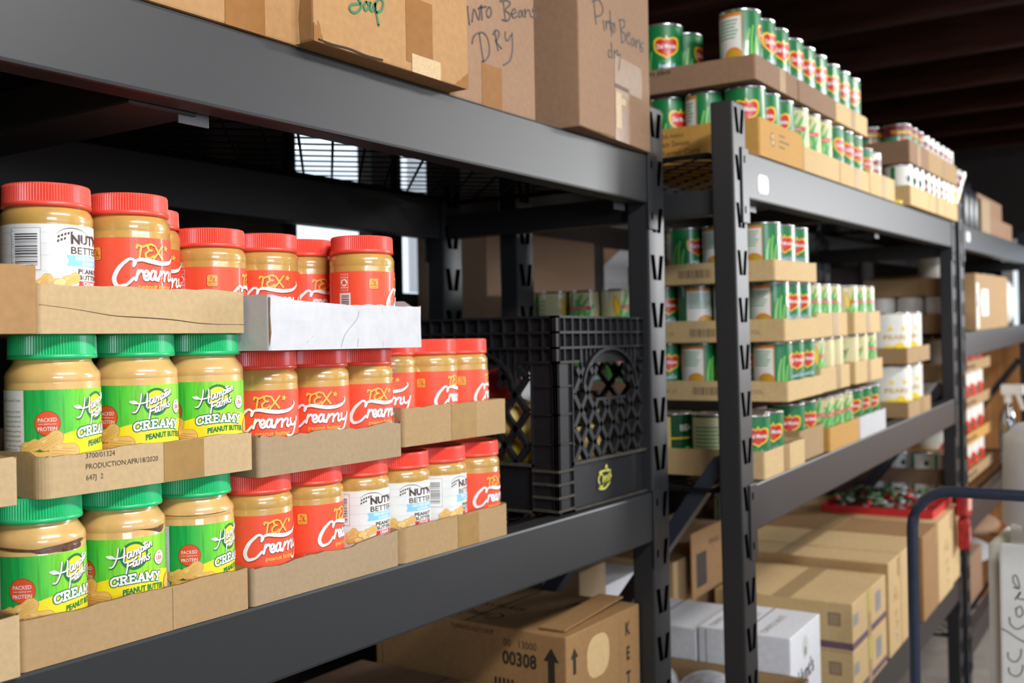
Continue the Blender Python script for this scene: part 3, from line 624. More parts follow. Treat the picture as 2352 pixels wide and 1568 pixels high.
# ------------------------------------------------------------------ cardboard
def wall_loop(L, W, r, step):
    pts = []
    def seg(a, b):
        n = max(1, int(math.hypot(b[0] - a[0], b[1] - a[1]) / step))
        for k in range(n): pts.append((a[0] + (b[0] - a[0]) * k / n, a[1] + (b[1] - a[1]) * k / n))
    def arc(cx, cy, a0):
        for k in range(6): a = math.radians(a0 + 15 * k); pts.append((cx + r * math.cos(a), cy + r * math.sin(a)))
    seg((r, 0), (L - r, 0)); arc(L - r, r, -90); seg((L, r), (L, W - r)); arc(L - r, W - r, 0); seg((L - r, W), (r, W)); arc(r, W - r, 90); seg((0, W - r), (0, r)); arc(r, r, 180)
    return pts
def tray_mesh(L, W, h, m, seed=1, rag=0.0008, r=0.005, th=0.0035, step=0.012, slope=None, wav=0.0):
    mb = MB(); rnd = random.Random(seed); lp = wall_loop(L, W, r, step); ins = []
    for x, y in lp: ins.append((min(max(x, th), L - th) if (x < th or x > L - th) else x, min(max(y, th), W - th) if (y < th or y > W - th) else y))
    top = []; ph = rnd.uniform(0, 6)
    for x, y in lp:
        t = h + rnd.uniform(-1, 1) * rag + rag * 0.8 * math.sin(x * 60 + ph)
        if slope: t += slope(x, y)
        top.append(t)
    wv = [(wav * math.sin(x * 37 + ph) * rnd.uniform(.4, 1), wav * math.sin(y * 31)) for x, y in lp]
    rows = [[(x, y, 0) for x, y in lp], [(x + 0 * w_[0], y + w_[0] * (y < r), h * .55) for (x, y), w_ in zip(lp, wv)], [(x, y, t) for (x, y), t in zip(lp, top)]]
    mb.grid(rows, m, False, True); mb.grid([rows[2], [(x, y, t) for (x, y), t in zip(ins, top)]], 'card_edge', False, True)
    mb.grid([[(x, y, t) for (x, y), t in zip(ins, top)], [(x, y, th) for x, y in ins]], m, False, True)
    mb.face([(x, y, 0) for x, y in lp][::-1], m); mb.face([(x, y, th) for x, y in ins], m)
    return mb
def tray(F, x0, x1, y0, y1, z, h, m, label, group, seed=1, rag=0.0008, tape=(), prints=None, slope=None, wav=0.0, rz=0.0, r=0.005, tm='tape_tan', name='cardboard_tray'):
    L, W = x1 - x0, y1 - y0; mb = tray_mesh(L, W, h, m, seed, rag, r, slope=slope, wav=wav)
    if prints: prints(mb, L, W, h)
    o = mb.build(name, None, F @ T(x0, y0, z, rz)); tag(o, label, 'tray', group)
    for a, b in tape:
        t = MB(); n = 8; t.grid([[(a + (b - a) * k / n, -.0005, zz) for k in range(n + 1)] for zz in (0.0005, h * .5, h - .0008)], tm); t.grid([[(a + (b - a) * k / n, -.0005, 0.0005) for k in range(n + 1)], [(a + (b - a) * k / n, .03, -.0004) for k in range(n + 1)]], tm); t.build('packing_tape', o)
    return o
def carton(F, x0, x1, y0, y1, z0, z1, m, label, group=None, rz=0.0, tape=None, prints=None, tm='tape_amber', name='cardboard_box', seam=True, parts=None):
    L, W, h = x1 - x0, y1 - y0, z1 - z0; mb = MB(); mb.bbox((0, 0, 0), (L, W, h), m, 0.003)
    if seam:                                   # the slit between the top flaps and the folds at the upright edges
        mb.box((0.002, W / 2 - .0012, h - .0002), (L - .002, W / 2 + .0012, h + .0005), 'tear_dark')
        mb.box((-.0006, W - .02, 0.004), (0.0, W - .0185, h - .004), 'print_grey')
    if prints: prints(mb, L, W, h)
    o = mb.build(name, None, F @ T(x0, y0, z0, rz)); tag(o, label, 'box', group)
    if tape:
        t = MB()
        for face, a, b, c, d in tape:           # strips stuck on the front or the top
            if face == 'f': t.box((a, -.0006, c), (b, 0, d), tm)
            elif face == 't': t.box((a, c, h), (b, d, h + .0006), tm)
            elif face == 'l': t.box((-.0006, a, c), (0, b, d), tm)
        t.build('packing_tape', o)
    return o
GT = 'cardboard trays of peanut butter jars'
def mtext(lines, org, ux, uy, m='print_dark', bold=0.0):
    def f(mb, L, W, h):
        p = Print()
        for tx, x, y, s_ in lines: p.text(tx, x, y, s_, m, 1, bold, 0.92, align='l')
        p.flat(mb, org, ux, uy)
    return f
FRONT = ((0, 0, 0), (1, 0, 0), (0, 0, 1))
# bottom layer
tray(F1, 0.26, 0.525, 0.893, 1.24, -0.292, 0.055, 'card_tan', 'pale tan tray cut off by the picture edge, on the steel beam', GT, 2, 0.0015)
tray(F1, 0.528, 0.796, 0.90, 1.25, -0.292, 0.046, 'card_kraft', 'tan tray under three green label jars, directly on the steel beam', GT, 3, 0.0008, [(0.165, 0.205)], tm='card_kraft')
tray(F1, 0.800, 1.052, 0.90, 1.25, -0.292, 0.0415, 'card_grey', 'dull tray of two red label jars and a white one, on the beam', GT, 4, 0.0016, slope=lambda x, y: 0.006 * max(0, (x - .15) / .1) ** 2 if y < .01 else 0)
tray(F1, 1.055, 1.311, 0.90, 1.25, -0.292, 0.047, 'card_kraft', 'tan tray on the beam beside the black crate, with rounded corner', GT, 5, 0.0006, [(0.125, 0.175)], r=0.014)
# middle layer
def crack(mb, L, W, h):
    p = Print(); pts = [(2, 27), (40, 23), (80, 17.5), (112, 16), (150, 14), (185, 10.5), (215, 9.5), (247, 9.5)]
    p.stroke(pts, lambda t: 0.35 + 0.55 * math.sin(PI * t) ** 2, 'tear_dark', 1); p.flat(mb, *FRONT)
tray(F1, 0.26, 0.527, 0.897, 1.24, -0.139, 0.042, 'card_tan', 'tan tray cut off by the picture edge, second layer up', GT, 6, 0.001)
tray(F1, 0.550, 0.809, 0.90, 1.25, -0.1385, 0.042, 'card_tan', 'tan tray with printed production date and a strip of brown tape', GT, 7, 0.0008, [(0.135, 0.186)], mtext((('3700/01324', 46, 33.6, 7.4), ('PRODUCTION:APR/18/2020', 46, 23.2, 7.4), ('647J  2', 46, 12.6, 7.4)), *FRONT), r=0.012, slope=lambda x, y: -0.004 * max(0, 1 - x / .1) if y < .02 else 0)
tray(F1, 0.812, 1.062, 0.90, 1.25, -0.149, 0.045, 'card_grey', 'plain kraft tray of three red label jars, middle layer, wavy cut edge', GT, 8, 0.0016)
tray(F1, 1.064, 1.306, 0.90, 1.25, -0.138, 0.052, 'card_kraft', 'tan tray beside the black crate, second layer, faint tape strip', GT, 9, 0.0008, [(0.105, 0.165)], tm='tape_tan')
# top layer
tray(F1, 0.28, 0.543, 0.888, 1.24, 0.0145, 0.062, 'card_box', 'tall golden brown tray cut off by the picture edge, top layer', GT, 10, 0.0006)
tray(F1, 0.549, 0.797, 0.90, 1.25, 0.0145, 0.046, 'card_tan', 'tan tray with a long dark tear across its front, top layer', GT, 11, 0.0008, (), crack)
def creases(mb, L, W, h):
    p = Print()
    for q in ([(60, 8), (75, 20), (84, 30)], [(120, 2), (128, 18), (150, 36), (154, 46)], [(200, 0), (200, 52)], [(150, 2), (152, 12)]): p.stroke(q, 0.5, 'p_grey', 1)
    p.poly([(0, 60), (2.5, 58), (1.5, 40), (3, 20), (1, 8), (0, 4)], 'card_edge', 1); p.flat(mb, *FRONT)
tray(F1, 0.802, 1.087, 0.868, 1.215, -0.0055, 0.062, 'card_white', 'white creased cardboard tray on red lids, top layer', GT, 12, 0.0008, (), creases, slope=lambda x, y: -0.008 * min(1, x / .08) if y < .02 else 0, wav=0.0012, r=0.004, rz=0.052)

zb, zm, zt = -0.2885, -0.135, 0.018
jb0 = jar('hf', 0.576, 0.95, zb, 48, 'green lid jar with separated butter, lowest layer, beside the picture edge')
jb1 = jar('hf', 0.669, 0.95, zb, 16, 'middle green lid jar in the lowest tray, cracked butter showing')
jb2 = jar('hf', 0.761, 0.95, zb, 60, 'green lid jar at the far end of the lowest tray, next to red lids')
jar('hf', 0.595, 0.95, zm, 59, 'green lid jar with white side panel and bar code, middle layer')
jar('hf', 0.688, 0.95, zm, 28.5, 'middle green lid jar of the second layer, above the tape strip')
jar('hf', 0.778, 0.95, zm, 20, 'green lid jar in the second layer touching the red lid jars')
jar('hf', 0.476, 0.945, zm, 20, 'green label jar barely showing at the picture edge, second layer')
jar('tex', 0.85, 0.947, zb, 38.7, 'red label jar in the lowest layer beside the green lid jar, full logo')
jar('tex', 0.937, 0.947, zb, 71.9, 'red label jar with calorie box showing, lowest layer, beside a white label')
jar('nut', 1.024, 0.947, zb, 55.6, 'white label jar at the end of the dull tray, lowest layer')
jar('nut', 1.11, 0.947, zb, 50, 'white label jar, first in the tray beside the crate')
jar('nut', 1.195, 0.947, zb, 77.5, 'white label jar showing its bar code, in the tray beside the crate')
jar('tex', 1.279, 0.947, zb, 60.6, 'red label jar nearest the black crate, lowest layer')
jar('tex', 0.862, 0.947, -0.1455, 14.7, 'red label jar in the middle layer beside the green lid jars')
jar('tex', 0.9505, 0.947, -0.1455, 13.3, 'red label jar in the centre of the middle layer kraft tray')
jar('tex', 1.035, 0.947, -0.1455, 38.5, 'red label jar at the far end of the middle layer kraft tray')
jar('tex', 1.118, 0.975, -0.1345, 0, 'red label jar mostly hidden behind another, middle layer, under white tray')
jar('tex', 1.187, 0.955, -0.1345, 70.5, 'red label jar with orange protein badge, second layer, near the crate')
jar('tex', 1.264, 0.955, -0.1345, 87.6, 'red label jar touching the black crate, second layer')
jar('nut', 0.5895, 0.947, zt, 61.7, 'white label red lid jar with bar code, top layer at the picture edge')
jar('tex', 0.681, 0.947, zt, 38, 'large red label jar beside the white label jar, top layer')
jar('tex', 0.764, 1.035, zt, 30, 'red lid jar half hidden behind the large one, top layer')
jar('tex', 0.832, 1.0, -0.0015, 87, 'red label jar turned sideways behind the torn tray, top layer')
jar('tex', 0.917, 0.998, -0.0015, 18, 'red label jar with logo above the white tray corner, top layer')
jar('tex', 1.003, 1.016, -0.0015, 41.8, 'red label jar standing back between two others in the white tray')
jar('tex', 1.02, 0.928, -0.0015, 104, 'red label jar with recycling mark, front of the white tray')
gap(jb0, [[(-72, 105.5), (-55, 104.5), (-40, 103), (-25, 104.4), (-5, 106), (12, 107), (12, 104), (-8, 101), (-20, 98.6), (-35, 98.2), (-42, 100.4), (-56, 101.4), (-72, 103.4)], [(-34, 103), (-14, 102), (6, 104), (8, 98.6), (-10, 97.6), (-26, 99.4)]])
gap(jb1, [[(-4, 106), (12, 104.8), (24, 104.2), (42, 105.6), (37, 99.6), (31, 98.4), (18, 102.4), (6, 104.8)]])
gap(jb2, [[(-88, 108.4), (-50, 107.6), (-10, 108.2), (-10, 107.5), (-50, 106.9), (-88, 107.8)]])

# ------------------------------------------------------------------ big cartons on the top shelf of the near rack
GB = 'large cartons on the top shelf'
def traced(mb, strokes, mx, my, M, F, ax, val, wd, m, zoom, ox, oy, lay=0.0003):
    """pen strokes read off the photograph, written on the carton's own face"""
    I = M.inverted()
    for q in strokes:
        pts = []
        for a, b in q:
            P = on(F, ox + a / zoom, oy + b / zoom, ax, val); pts.append(I @ P)
        p = Print(); p.stroke([(v[mx] * 1000, v[my] * 1000) for v in pts], wd, m, 1)
        if ax == 1: p.flat(mb, (0, 0, 0), (1, 0, 0), (0, 0, 1), lay=.0011)
def carton_pen(strokes, y, x0, z0, wd, m, zoom, ox, oy):
    def f(mb, L, W, h): traced(mb, strokes, 0, 2, T(x0, y, z0), F1, 1, y, wd, m, zoom, ox, oy)
    return f
carton(F1, 0.40, 0.886, 0.897, 1.25, 0.3525, 0.68, 'card_box', 'golden brown carton cut off by the top picture edge, taped front', GB, tape=[('f', 0.372, 0.43, 0.0, 0.327)], seam=False)
soup = [[(640, 0), (665, 22), (712, 40), (742, 75), (748, 115), (715, 152), (680, 150), (662, 120), (680, 95), (738, 86)], [(785, 75), (770, 105), (780, 135), (800, 125), (805, 92), (785, 75)], [(817, 78), (815, 122), (834, 140), (848, 88), (852, 140)], [(852, 82), (862, 150), (880, 248)], [(855, 92), (886, 48), (914, 78), (900, 135), (864, 152)], [(822, 0), (830, 12)]]
def soup_p(mb, L, W, h):
    carton_pen(soup, 0.868, 0.878, 0.344, 3.4, 'marker_green', 3.267, 600, 0)(mb, L, W, h)
    p = Print(); rnd = random.Random(3)
    p.poly([(0, 0), (16, 0), (15, 8), (12, 11), (11, 20), (7, 26), (5, 18), (0, 22)], 'tape_amber', 1)
    p.poly([(L * 1000, 0), (L * 1000 - 32, 0), (L * 1000 - 26, 7), (L * 1000 - 20, 9), (L * 1000 - 14, 15), (L * 1000 - 8, 18), (L * 1000, 24)], 'tape_amber', 1)
    p.stroke([(8, 3), (30, 2.2), (60, 3.4), (90, 1.8), (120, 2.8)], 2.6, 'tear_dark', 2); p.flat(mb, *FRONT)
    q = Print(); q.poly([(10, 0), (28, 0), (26, 30), (30, 60), (24, 110), (28, 160), (26, 260), (8, 260), (10, 180), (4, 120), (12, 60)], 'card_light', 1); q.flat(mb, (0, 0.05, 0), (0, -1, 0), (0, 0, 1))
o = carton(F1, 0.878, 1.180, 0.868, 1.16, 0.3535, 0.69, 'card_box', 'worn carton with green handwriting and torn lower corners, on the top beam', GB, tape=[('f', 0.167, 0.222, 0.012, 0.098)], prints=soup_p, seam=False)
t = MB(); t.box((0.178, -.0009, 0.0), (0.238, -.0002, 0.024), 'tape_clear'); t.build('clear_tape', o)
dry = [[(1545, 50), (1560, 185)], [(1580, 165), (1595, 70), (1630, 150), (1640, 50)], [(1655, 150), (1650, 40)], [(1625, 65), (1685, 50)], [(1705, 55), (1688, 90), (1700, 132), (1722, 110), (1720, 65), (1705, 55)],
       [(1815, 20), (1830, 160)], [(1790, 10), (1840, 5), (1868, 30), (1830, 75), (1865, 110), (1850, 155), (1805, 150)], [(1880, 110), (1908, 92), (1896, 66), (1876, 100), (1890, 135), (1915, 125)], [(1945, 80), (1930, 95), (1932, 128), (1950, 120), (1955, 78), (1965, 130)], [(1975, 70), (1980, 130)], [(1980, 100), (1992, 78), (2010, 80), (2020, 125)], [(2060, 60), (2035, 72), (2042, 95), (2060, 105), (2052, 125), (2030, 130)],
       [(1635, 255), (1665, 460)], [(1580, 330), (1600, 265), (1660, 245), (1700, 300), (1710, 400), (1680, 455), (1655, 462)], [(1750, 232), (1775, 380)], [(1738, 262), (1760, 226), (1785, 250), (1768, 298), (1756, 310), (1800, 365)], [(1830, 240), (1830, 288), (1850, 305), (1872, 268)], [(1880, 250), (1885, 360), (1868, 450), (1815, 490)]]
carton(F1, 1.186, 1.412, 0.906, 1.12, 0.3525, 0.69, 'card_dull', 'carton marked dry in pen, between the worn carton and the pinto one', GB, tape=[('f', 0.079, 0.131, 0.0, 0.064)], prints=carton_pen(dry, 0.906, 1.186, 0.3525, 2.4, 'marker_black', 3.267, 600, 0), seam=False)
pinto = [[(640, 0), (660, 215)], [(625, 15), (680, 0), (720, 60), (710, 130), (660, 150)], [(725, 185), (735, 275)], [(750, 190), (755, 260)], [(752, 225), (768, 192), (785, 200), (790, 265)], [(785, 100), (800, 325)], [(775, 205), (830, 215)], [(820, 218), (808, 260), (820, 296), (834, 258), (820, 218)],
         [(875, 190), (895, 380)], [(865, 180), (910, 182), (920, 230), (885, 270), (922, 310), (918, 368), (890, 385)], [(940, 330), (965, 316), (955, 292), (937, 330), (946, 388), (970, 394)], [(992, 342), (976, 362), (980, 408), (998, 400), (1002, 348), (1010, 420)], [(1020, 360), (1025, 430)], [(1023, 395), (1036, 366), (1052, 372), (1056, 440)], [(1085, 390), (1066, 396), (1066, 424), (1082, 436), (1078, 464), (1060, 460)],
         [(798, 460), (776, 452), (776, 508), (798, 514)], [(798, 382), (806, 520)], [(825, 450), (829, 520)], [(828, 475), (850, 452)], [(850, 450), (857, 500), (876, 492)], [(878, 478), (873, 560), (862, 632)]]
prz = math.atan2(0.021, 0.30)
def pinto_p(mb, L, W, h):
    Mb = T(1.489, 0.869, 0.3525, prz); I = Mb.inverted(); nrm = Mb.to_3x3() @ Vector((0, -1, 0)); o0 = Mb.translation
    for q in pinto:
        pts = []
        for a, b in q:
            r = ray(1200 + a / 3.92, b / 3.92); P = r * (o0.dot(nrm) / r.dot(nrm)); v = I @ P; pts.append((v.x * 1000, v.z * 1000))
        p = Print(); p.stroke(pts, 2.6, 'marker_black', 1); p.flat(mb, *FRONT, lay=.0011)
    p = Print(); p.stroke([(4, 2), (60, 1.6), (120, 3.5), (170, 1.4)], 2.4, 'card_edge', 1); p.flat(mb, *FRONT)
o = carton(F1, 1.489, 1.789, 0.869, 1.21, 0.3525, 0.72, 'card_dull', 'carton marked pinto beans at the end of the shelf, overhanging the beam', GB, prz, tape=[('f', 0.14, 0.20, 0.0, 0.10), ('f', 0.14, 0.26, 0.092, 0.15)], prints=pinto_p, seam=False, tm='tape_dull')
t = MB(); t.box((0.142, -.0012, 0.022), (0.166, -.0007, 0.085), 'tape_clear'); t.box((0.166, -.0012, 0.066), (0.186, -.0007, 0.078), 'tape_clear'); t.build('clear_tape', o)

# ------------------------------------------------------------------ the milk crate and what is in it
def crate_side(mb, W, Hh, M, handle=True):
    """one wall, drawn in x (along) and z (up), outer face at y = 0"""
    s = MB(); D = 0.014
    s.box((0, .008, Hh - .082), (W, .011, Hh), 'crate_black')                          # band under the rim
    for z in (Hh - .004, Hh - .030, Hh - .056): s.box((0, 0, z), (W, .012, z + .004), 'crate_black')
    s.box((0, 0, Hh - .080), (.075, .012, Hh - .076), 'crate_black'); s.box((W - .075, 0, Hh - .080), (W, .012, Hh - .076), 'crate_black')
    for k in range(15):
        x = k * (W - .003) / 14; s.box((x, .0005, Hh - .08 if (x < .08 or x > W - .08) else Hh - .056), (x + .003, .012, Hh), 'crate_black')
    for x in (0.0, W - .052): s.box((x, .004, 0), (x + .052, .008, Hh - .08), 'crate_black')
    for x in (0.0, .05, W - .053, W - .003): s.box((x, 0, 0), (x + .003, .010, Hh - .08), 'crate_black')
    for x in (0.0, W - .052):
        for z in (.004, .026, .048, .07): s.box((x, -.0005, z), (x + .052, .010, z + .004), 'crate_dust' if z else 'crate_black')
        for z in (.115, .165, .212): s.box((x, .001, z), (x + .052, .010, z + .003), 'crate_black')
    s.box((.05, .006, 0), (W - .05, .010, .080), 'crate_black'); s.box((.05, 0, .078), (W - .05, .012, .083), 'crate_dust'); s.box((.05, 0, 0), (W - .05, .012, .004), 'crate_dust')
    cx, cz, ra, rb = W / 2, Hh - .135, .098, .068
    if handle:
        pts = [(cx + ra * math.cos(PI * k / 14), .006, cz + .01 + rb * math.sin(PI * k / 14)) for k in range(15)]
        for a, b in zip(pts, pts[1:]): s.bar(a, b, .005, .014, 'crate_black', (0, 1, 0))
        for k in range(14):                                                             # web between the arch and the band
            x = cx - ra + 2 * ra * k / 13; za = cz + .01 + rb * math.sqrt(max(0, 1 - ((x - cx) / ra) ** 2))
            if za < Hh - .06: s.box((x, .004, za), (x + .003, .010, Hh - .056), 'crate_black')
        s.box((cx - .055, .001, cz - .014), (cx + .055, .011, cz - .009), 'crate_black')
    dw, dh = .046, .058; z0, z1 = .083, Hh - .082
    n = 40
    for sg in (1, -1):
        k0 = -12
        for k in range(k0, 24):
            prev = None
            for i in range(int((z1 - z0) / .0145) + 1):
                z = z0 + i * .0145; x = k * dw + sg * (z - z0) * dw / dh + (.012 if sg > 0 else .012)
                ok = .052 < x < W - .052
                if handle and ok and ((x - cx) / (ra * .62)) ** 2 + ((z - cz - .012) / .055) ** 2 < 1 and z > cz - .012: ok = False
                if prev and ok: s.bar((prev[0], .0065, prev[1]), (x, .0065, z), .0095, .010, 'crate_black', (0, 1, 0))
                prev = (x, z) if ok else None
    n0 = len(mb.v); mb.v += [tuple(M @ Vector(v)) for v in s.v]
    for f, m_ in zip(s.f, s.m): mb.f.append(tuple(n0 + i for i in f)); mb.m.append(mb.mi(s.mats[m_])); mb.sm.append(False)
CW, CH, cx0, cy0, cz0 = 0.374, 0.332, 1.472, 0.912, -0.290
mb = MB()
crate_side(mb, CW, CH, Matrix.Identity(4)); crate_side(mb, CW, CH, Matrix.Translation((CW, 0, 0)) @ Matrix.Rotation(PI / 2, 4, 'Z'))
crate_side(mb, CW, CH, Matrix.Translation((CW, CW, 0)) @ Matrix.Rotation(PI, 4, 'Z')); crate_side(mb, CW, CH, Matrix.Translation((0, CW, 0)) @ Matrix.Rotation(-PI / 2, 4, 'Z'))
mb.box((.004, .004, 0), (CW - .004, CW - .004, .004), 'crate_black')
o = mb.build('milk_crate', None, F1 @ T(cx0, cy0, cz0)); tag(o, 'black plastic milk crate with diamond lattice sides, on the beam', 'crate')
p = Print(); e = MB()
p.ell(0, 0, 20, 13, 'crate_black', 1, rot=0.45)
for q in ([(-12, -4), (-15, 2), (-10, 8), (-5, 6)], [(-12, -5), (-8, -8), (-4, -5)], [(-4, -4), (-4, 3), (0, 4)], [(1, -3), (4, 0), (3, 4), (0, 2), (1, -2), (4, -2)], [(6, 4), (5, -1), (9, 0)], [(9, 6), (9, -1), (13, 2)], [(14, 8), (12, 5), (15, 4), (13, 0)], [(-14, -9), (0, -10), (12, -4)], [(-13, 10), (2, 11), (14, 10)], [(2, 12), (4, 17), (7, 13)]):
    p.stroke([(a, b) for a, b in q], 2.6, 'emblem_yellow', 2)
p.it = [([(x * 1.5, y * 1.5) for x, y in v_], f_, m_, l_) for v_, f_, m_, l_ in p.it]
p.flat(e, (0.165, -.0008 + .006, 0.040), (1, 0, 0), (0, 0, 1)); e.build('emblem', o)
GP = 'potatoes in the crate'; rnd = random.Random(11)
for i, (x, y, z, s_) in enumerate(((.048, .055, .040, 1), (.06, .13, .036, 1.1), (.05, .21, .035, 1), (.05, .30, .036, 1), (.12, .05, .034, .9), (.20, .055, .036, 1), (.28, .055, .035, .9), (.335, .06, .036, 1), (.14, .14, .036, 1), (.05, .09, .095, 1), (.055, .18, .097, 1), (.055, .27, .096, 1), (.17, .09, .092, 1), (.25, .10, .092, 1), (.32, .12, .09, 1), (.045, .11, .15, 1), (.05, .20, .155, 1), (.05, .29, .15, 1.05), (.10, .06, .10, 1), (.10, .15, .16, 1))):
    mb = MB(); m_ = 'squash' if i in (9, 11, 4) else 'potato'; mb.blob((0, 0, 0), (.034 * s_, .042 * s_, .032 * s_), m_, i, .10)
    wh = ('%s by the left wall' % ('low' if z < .05 else 'upper')) if x < .07 else ('by the front wall' if y < .07 else 'deep inside')
    tag(mb.build('potato' if m_ == 'potato' else 'yellow_squash', None, F1 @ T(cx0 + x, cy0 + y, cz0 + z, i)), 'pale yellow potato seen through the lattice of the black crate' if m_ == 'potato' else 'yellow green squash among potatoes seen through the black crate lattice', 'potato' if m_ == 'potato' else 'squash', GP if m_ == 'potato' else 'squash in the crate')
mb = MB(); mb.blob((0, 0, 0), (.036, .036, .032), 'produce_red', 5, .1); tag(mb.build('red_pepper', None, F1 @ T(cx0 + .08, cy0 + .17, cz0 + .212)), 'dark red pepper lying on potatoes inside the black crate', 'pepper')
mb = MB(); mb.lathe([(.0005, 0), (.034, .001), (.035, .01), (.035, .07), (.028, .09), (.012, .10), (.011, .125), (.0005, .126)], 'bag_green', 24); tag(mb.build('green_bottle', None, F1 @ T(cx0 + .21, cy0 + .25, cz0 + .005)), 'green bottle standing in the black crate behind its handle opening', 'bottle')
mb = MB(); mb.bbox((-.04, -.025, 0), (.04, .025, .10), 'card_white', .003); tag(mb.build('food_packet', None, F1 @ T(cx0 + .30, cy0 + .24, cz0 + .12, .5) @ Matrix.Rotation(.35, 4, 'Y')), 'white and tan packet leaning inside the black crate handle opening', 'packet')

# ------------------------------------------------------------------ cartons on the lowest shelf of the near rack
def ketchup(mb, L, W, h):
    p = Print(); X = lambda t: t
    p.text('00308', 52, h * 1000 - 67, 33, 'print_dark', 1, 0.03, 0.86, align='l')
    lp = Print(); B = h * 1000
    lp.text('00308', W * 1000 - 60, B - 64, 34, 'print_dark', 1, 0.03, 0.85, align='r'); lp.text('00   13000', W * 1000 - 60, B - 32, 19, 'print_dark', 1, 0.0, 0.85, align='r')
    ax = W * 1000 - 30; lp.poly([(ax - 7, B - 84), (ax + 7, B - 84), (ax + 7, B - 46), (ax + 16, B - 46), (ax, B - 22), (ax - 16, B - 46), (ax - 7, B - 46)], 'print_dark', 1)
    lp.text('TOMATO KETCHUP', W * 1000 - 150, B - 16, 12, 'print_dark', 1, 0.0, 0.9, align='r')
    for k in range(5): lp.rect(W * 1000 - 150 + 9 * k, B - 104, W * 1000 - 145 + 9 * k, B - 90, 'print_dark', 1)
    lp.flat(mb, (0, W, 0), (0, -1, 0), (0, 0, 1))
    fp = Print(); fp.poly([(22, B - 70), (32, B - 70), (32, B - 42), (40, B - 42), (27, B - 24), (14, B - 42), (22, B - 42)], 'print_dark', 1)
    for i, c in enumerate('KETCHUP'): fp.text(c, 222, B - 48 - i * 46, 34, 'print_dark', 1, 0.04, 0.8)
    fp.rect(190, 0, 191, B - 4, 'print_grey', 1); fp.rrect(70, B - 95, 150, B - 20, 30, 'card_light', 1); fp.flat(mb, *FRONT)
    tp = Print(); tp.text('COOL DRY PLACE', 0, 0, 22, 'print_dark', 1, 0.03); tp.flat(mb, (.11, .25, h), (0, -1, 0), (1, 0, 0))
    tq = Print()
    for a0, a1 in ((0.6, 2.5), (3.7, 5.6)): tq.stroke([(50 * math.cos(a0 + (a1 - a0) * k / 10 + PI / 2), 24 * math.sin(a0 + (a1 - a0) * k / 10 + PI / 2)) for k in range(11)], 4, 'print_dark', 1)
    for k in range(3): tq.rect(-26, 8 - 8 * k, 26 - 8 * (k % 2), 12 - 8 * k, 'print_dark', 1)
    tq.flat(mb, (.055, .22, h), (0, -1, 0), (1, 0, 0))
    mb.bar((.02, .04, h + .004), (L - .01, .055, h + .010), .05, .003, 'card_box'); 
carton(F1, 1.516, 1.786, 0.93, 1.36, -0.8995, -0.505, 'card_box', 'ketchup carton with black arrows and vertical lettering on the lowest shelf', 'cartons on the lowest near shelf', prints=ketchup)
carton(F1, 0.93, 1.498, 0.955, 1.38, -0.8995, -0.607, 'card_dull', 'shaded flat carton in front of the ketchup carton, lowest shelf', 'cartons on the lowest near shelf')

# ------------------------------------------------------------------ cans
def shield(p, cx, cy, k=1.0):
    pts = [(-26, 8), (-24, 15), (-14, 18), (-4, 15), (0, 19), (4, 15), (14, 18), (24, 15), (26, 8), (24, -4), (14, -12), (6, -15), (0, -19), (-6, -15), (-14, -12), (-24, -4)]
    p.poly([(cx + a * 1.08 * k, cy + b * 1.08 * k) for a, b in smooth(pts, 3, True)], 'c_yellow', 2); p.poly([(cx + a * .9 * k, cy + b * .88 * k) for a, b in smooth(pts, 3, True)], 'c_red', 3)
    p.text('Del Monte', cx, cy - 1.5 * k, 11.5 * k, 'c_white', 4, 0.035, 0.82); p.text('Quality', cx, cy - 9 * k, 5 * k, 'c_orange', 4, 0, 0.9)
    p.ell(cx, cy + 19 * k, 2.5, 3, 'c_yellow', 2)
def bean_label():
    p = Print(); shield(p, 0, 80)
    p.text('NATURALLY GOOD', 0, 54, 4, 'c_lgreen', 2); p.text('FreshCut', 0, 44, 12, 'c_blue', 2, 0.03, 0.8, 0.08, 0.2); p.text('CUT', 0, 30, 13, 'c_yellow', 2, 0.0, 0.8); p.text('GREEN BEANS', 0, 17, 12, 'c_lgreen', 2, 0.0, 0.8)
    for q in ([(-58, 8), (-56, 60), (-50, 88)], [(-46, 8), (-46, 64), (-42, 94)], [(-37, 6), (-38, 50), (-34, 74)], [(44, 8), (46, 50), (42, 74)]): p.stroke(q, lambda t: 8 * (1 - 0.55 * t), 'c_lgreen', 1)
    p.rect(-128, 5, -66, 118, 'c_white', 2); p.rect(-128, 112, -66, 118, 'c_orange', 3); p.rect(-128, 5, -66, 34, 'c_teal', 3); p.ell(-84, 44, 18, 14, 'c_orange', 4); p.ell(-84, 44, 15, 10, 'c_corn', 5); p.rect(-67.5, 5, -66, 118, 'c_orange', 5)
    for k in range(6): p.rect(-122, 104 - 6 * k, -74 - 3 * (k % 3), 106 - 6 * k, 'c_teal', 4)
    for k in range(5): p.rect(-120, 28 - 5 * k, -72, 30 - 5 * k, 'c_white', 4)
    return p
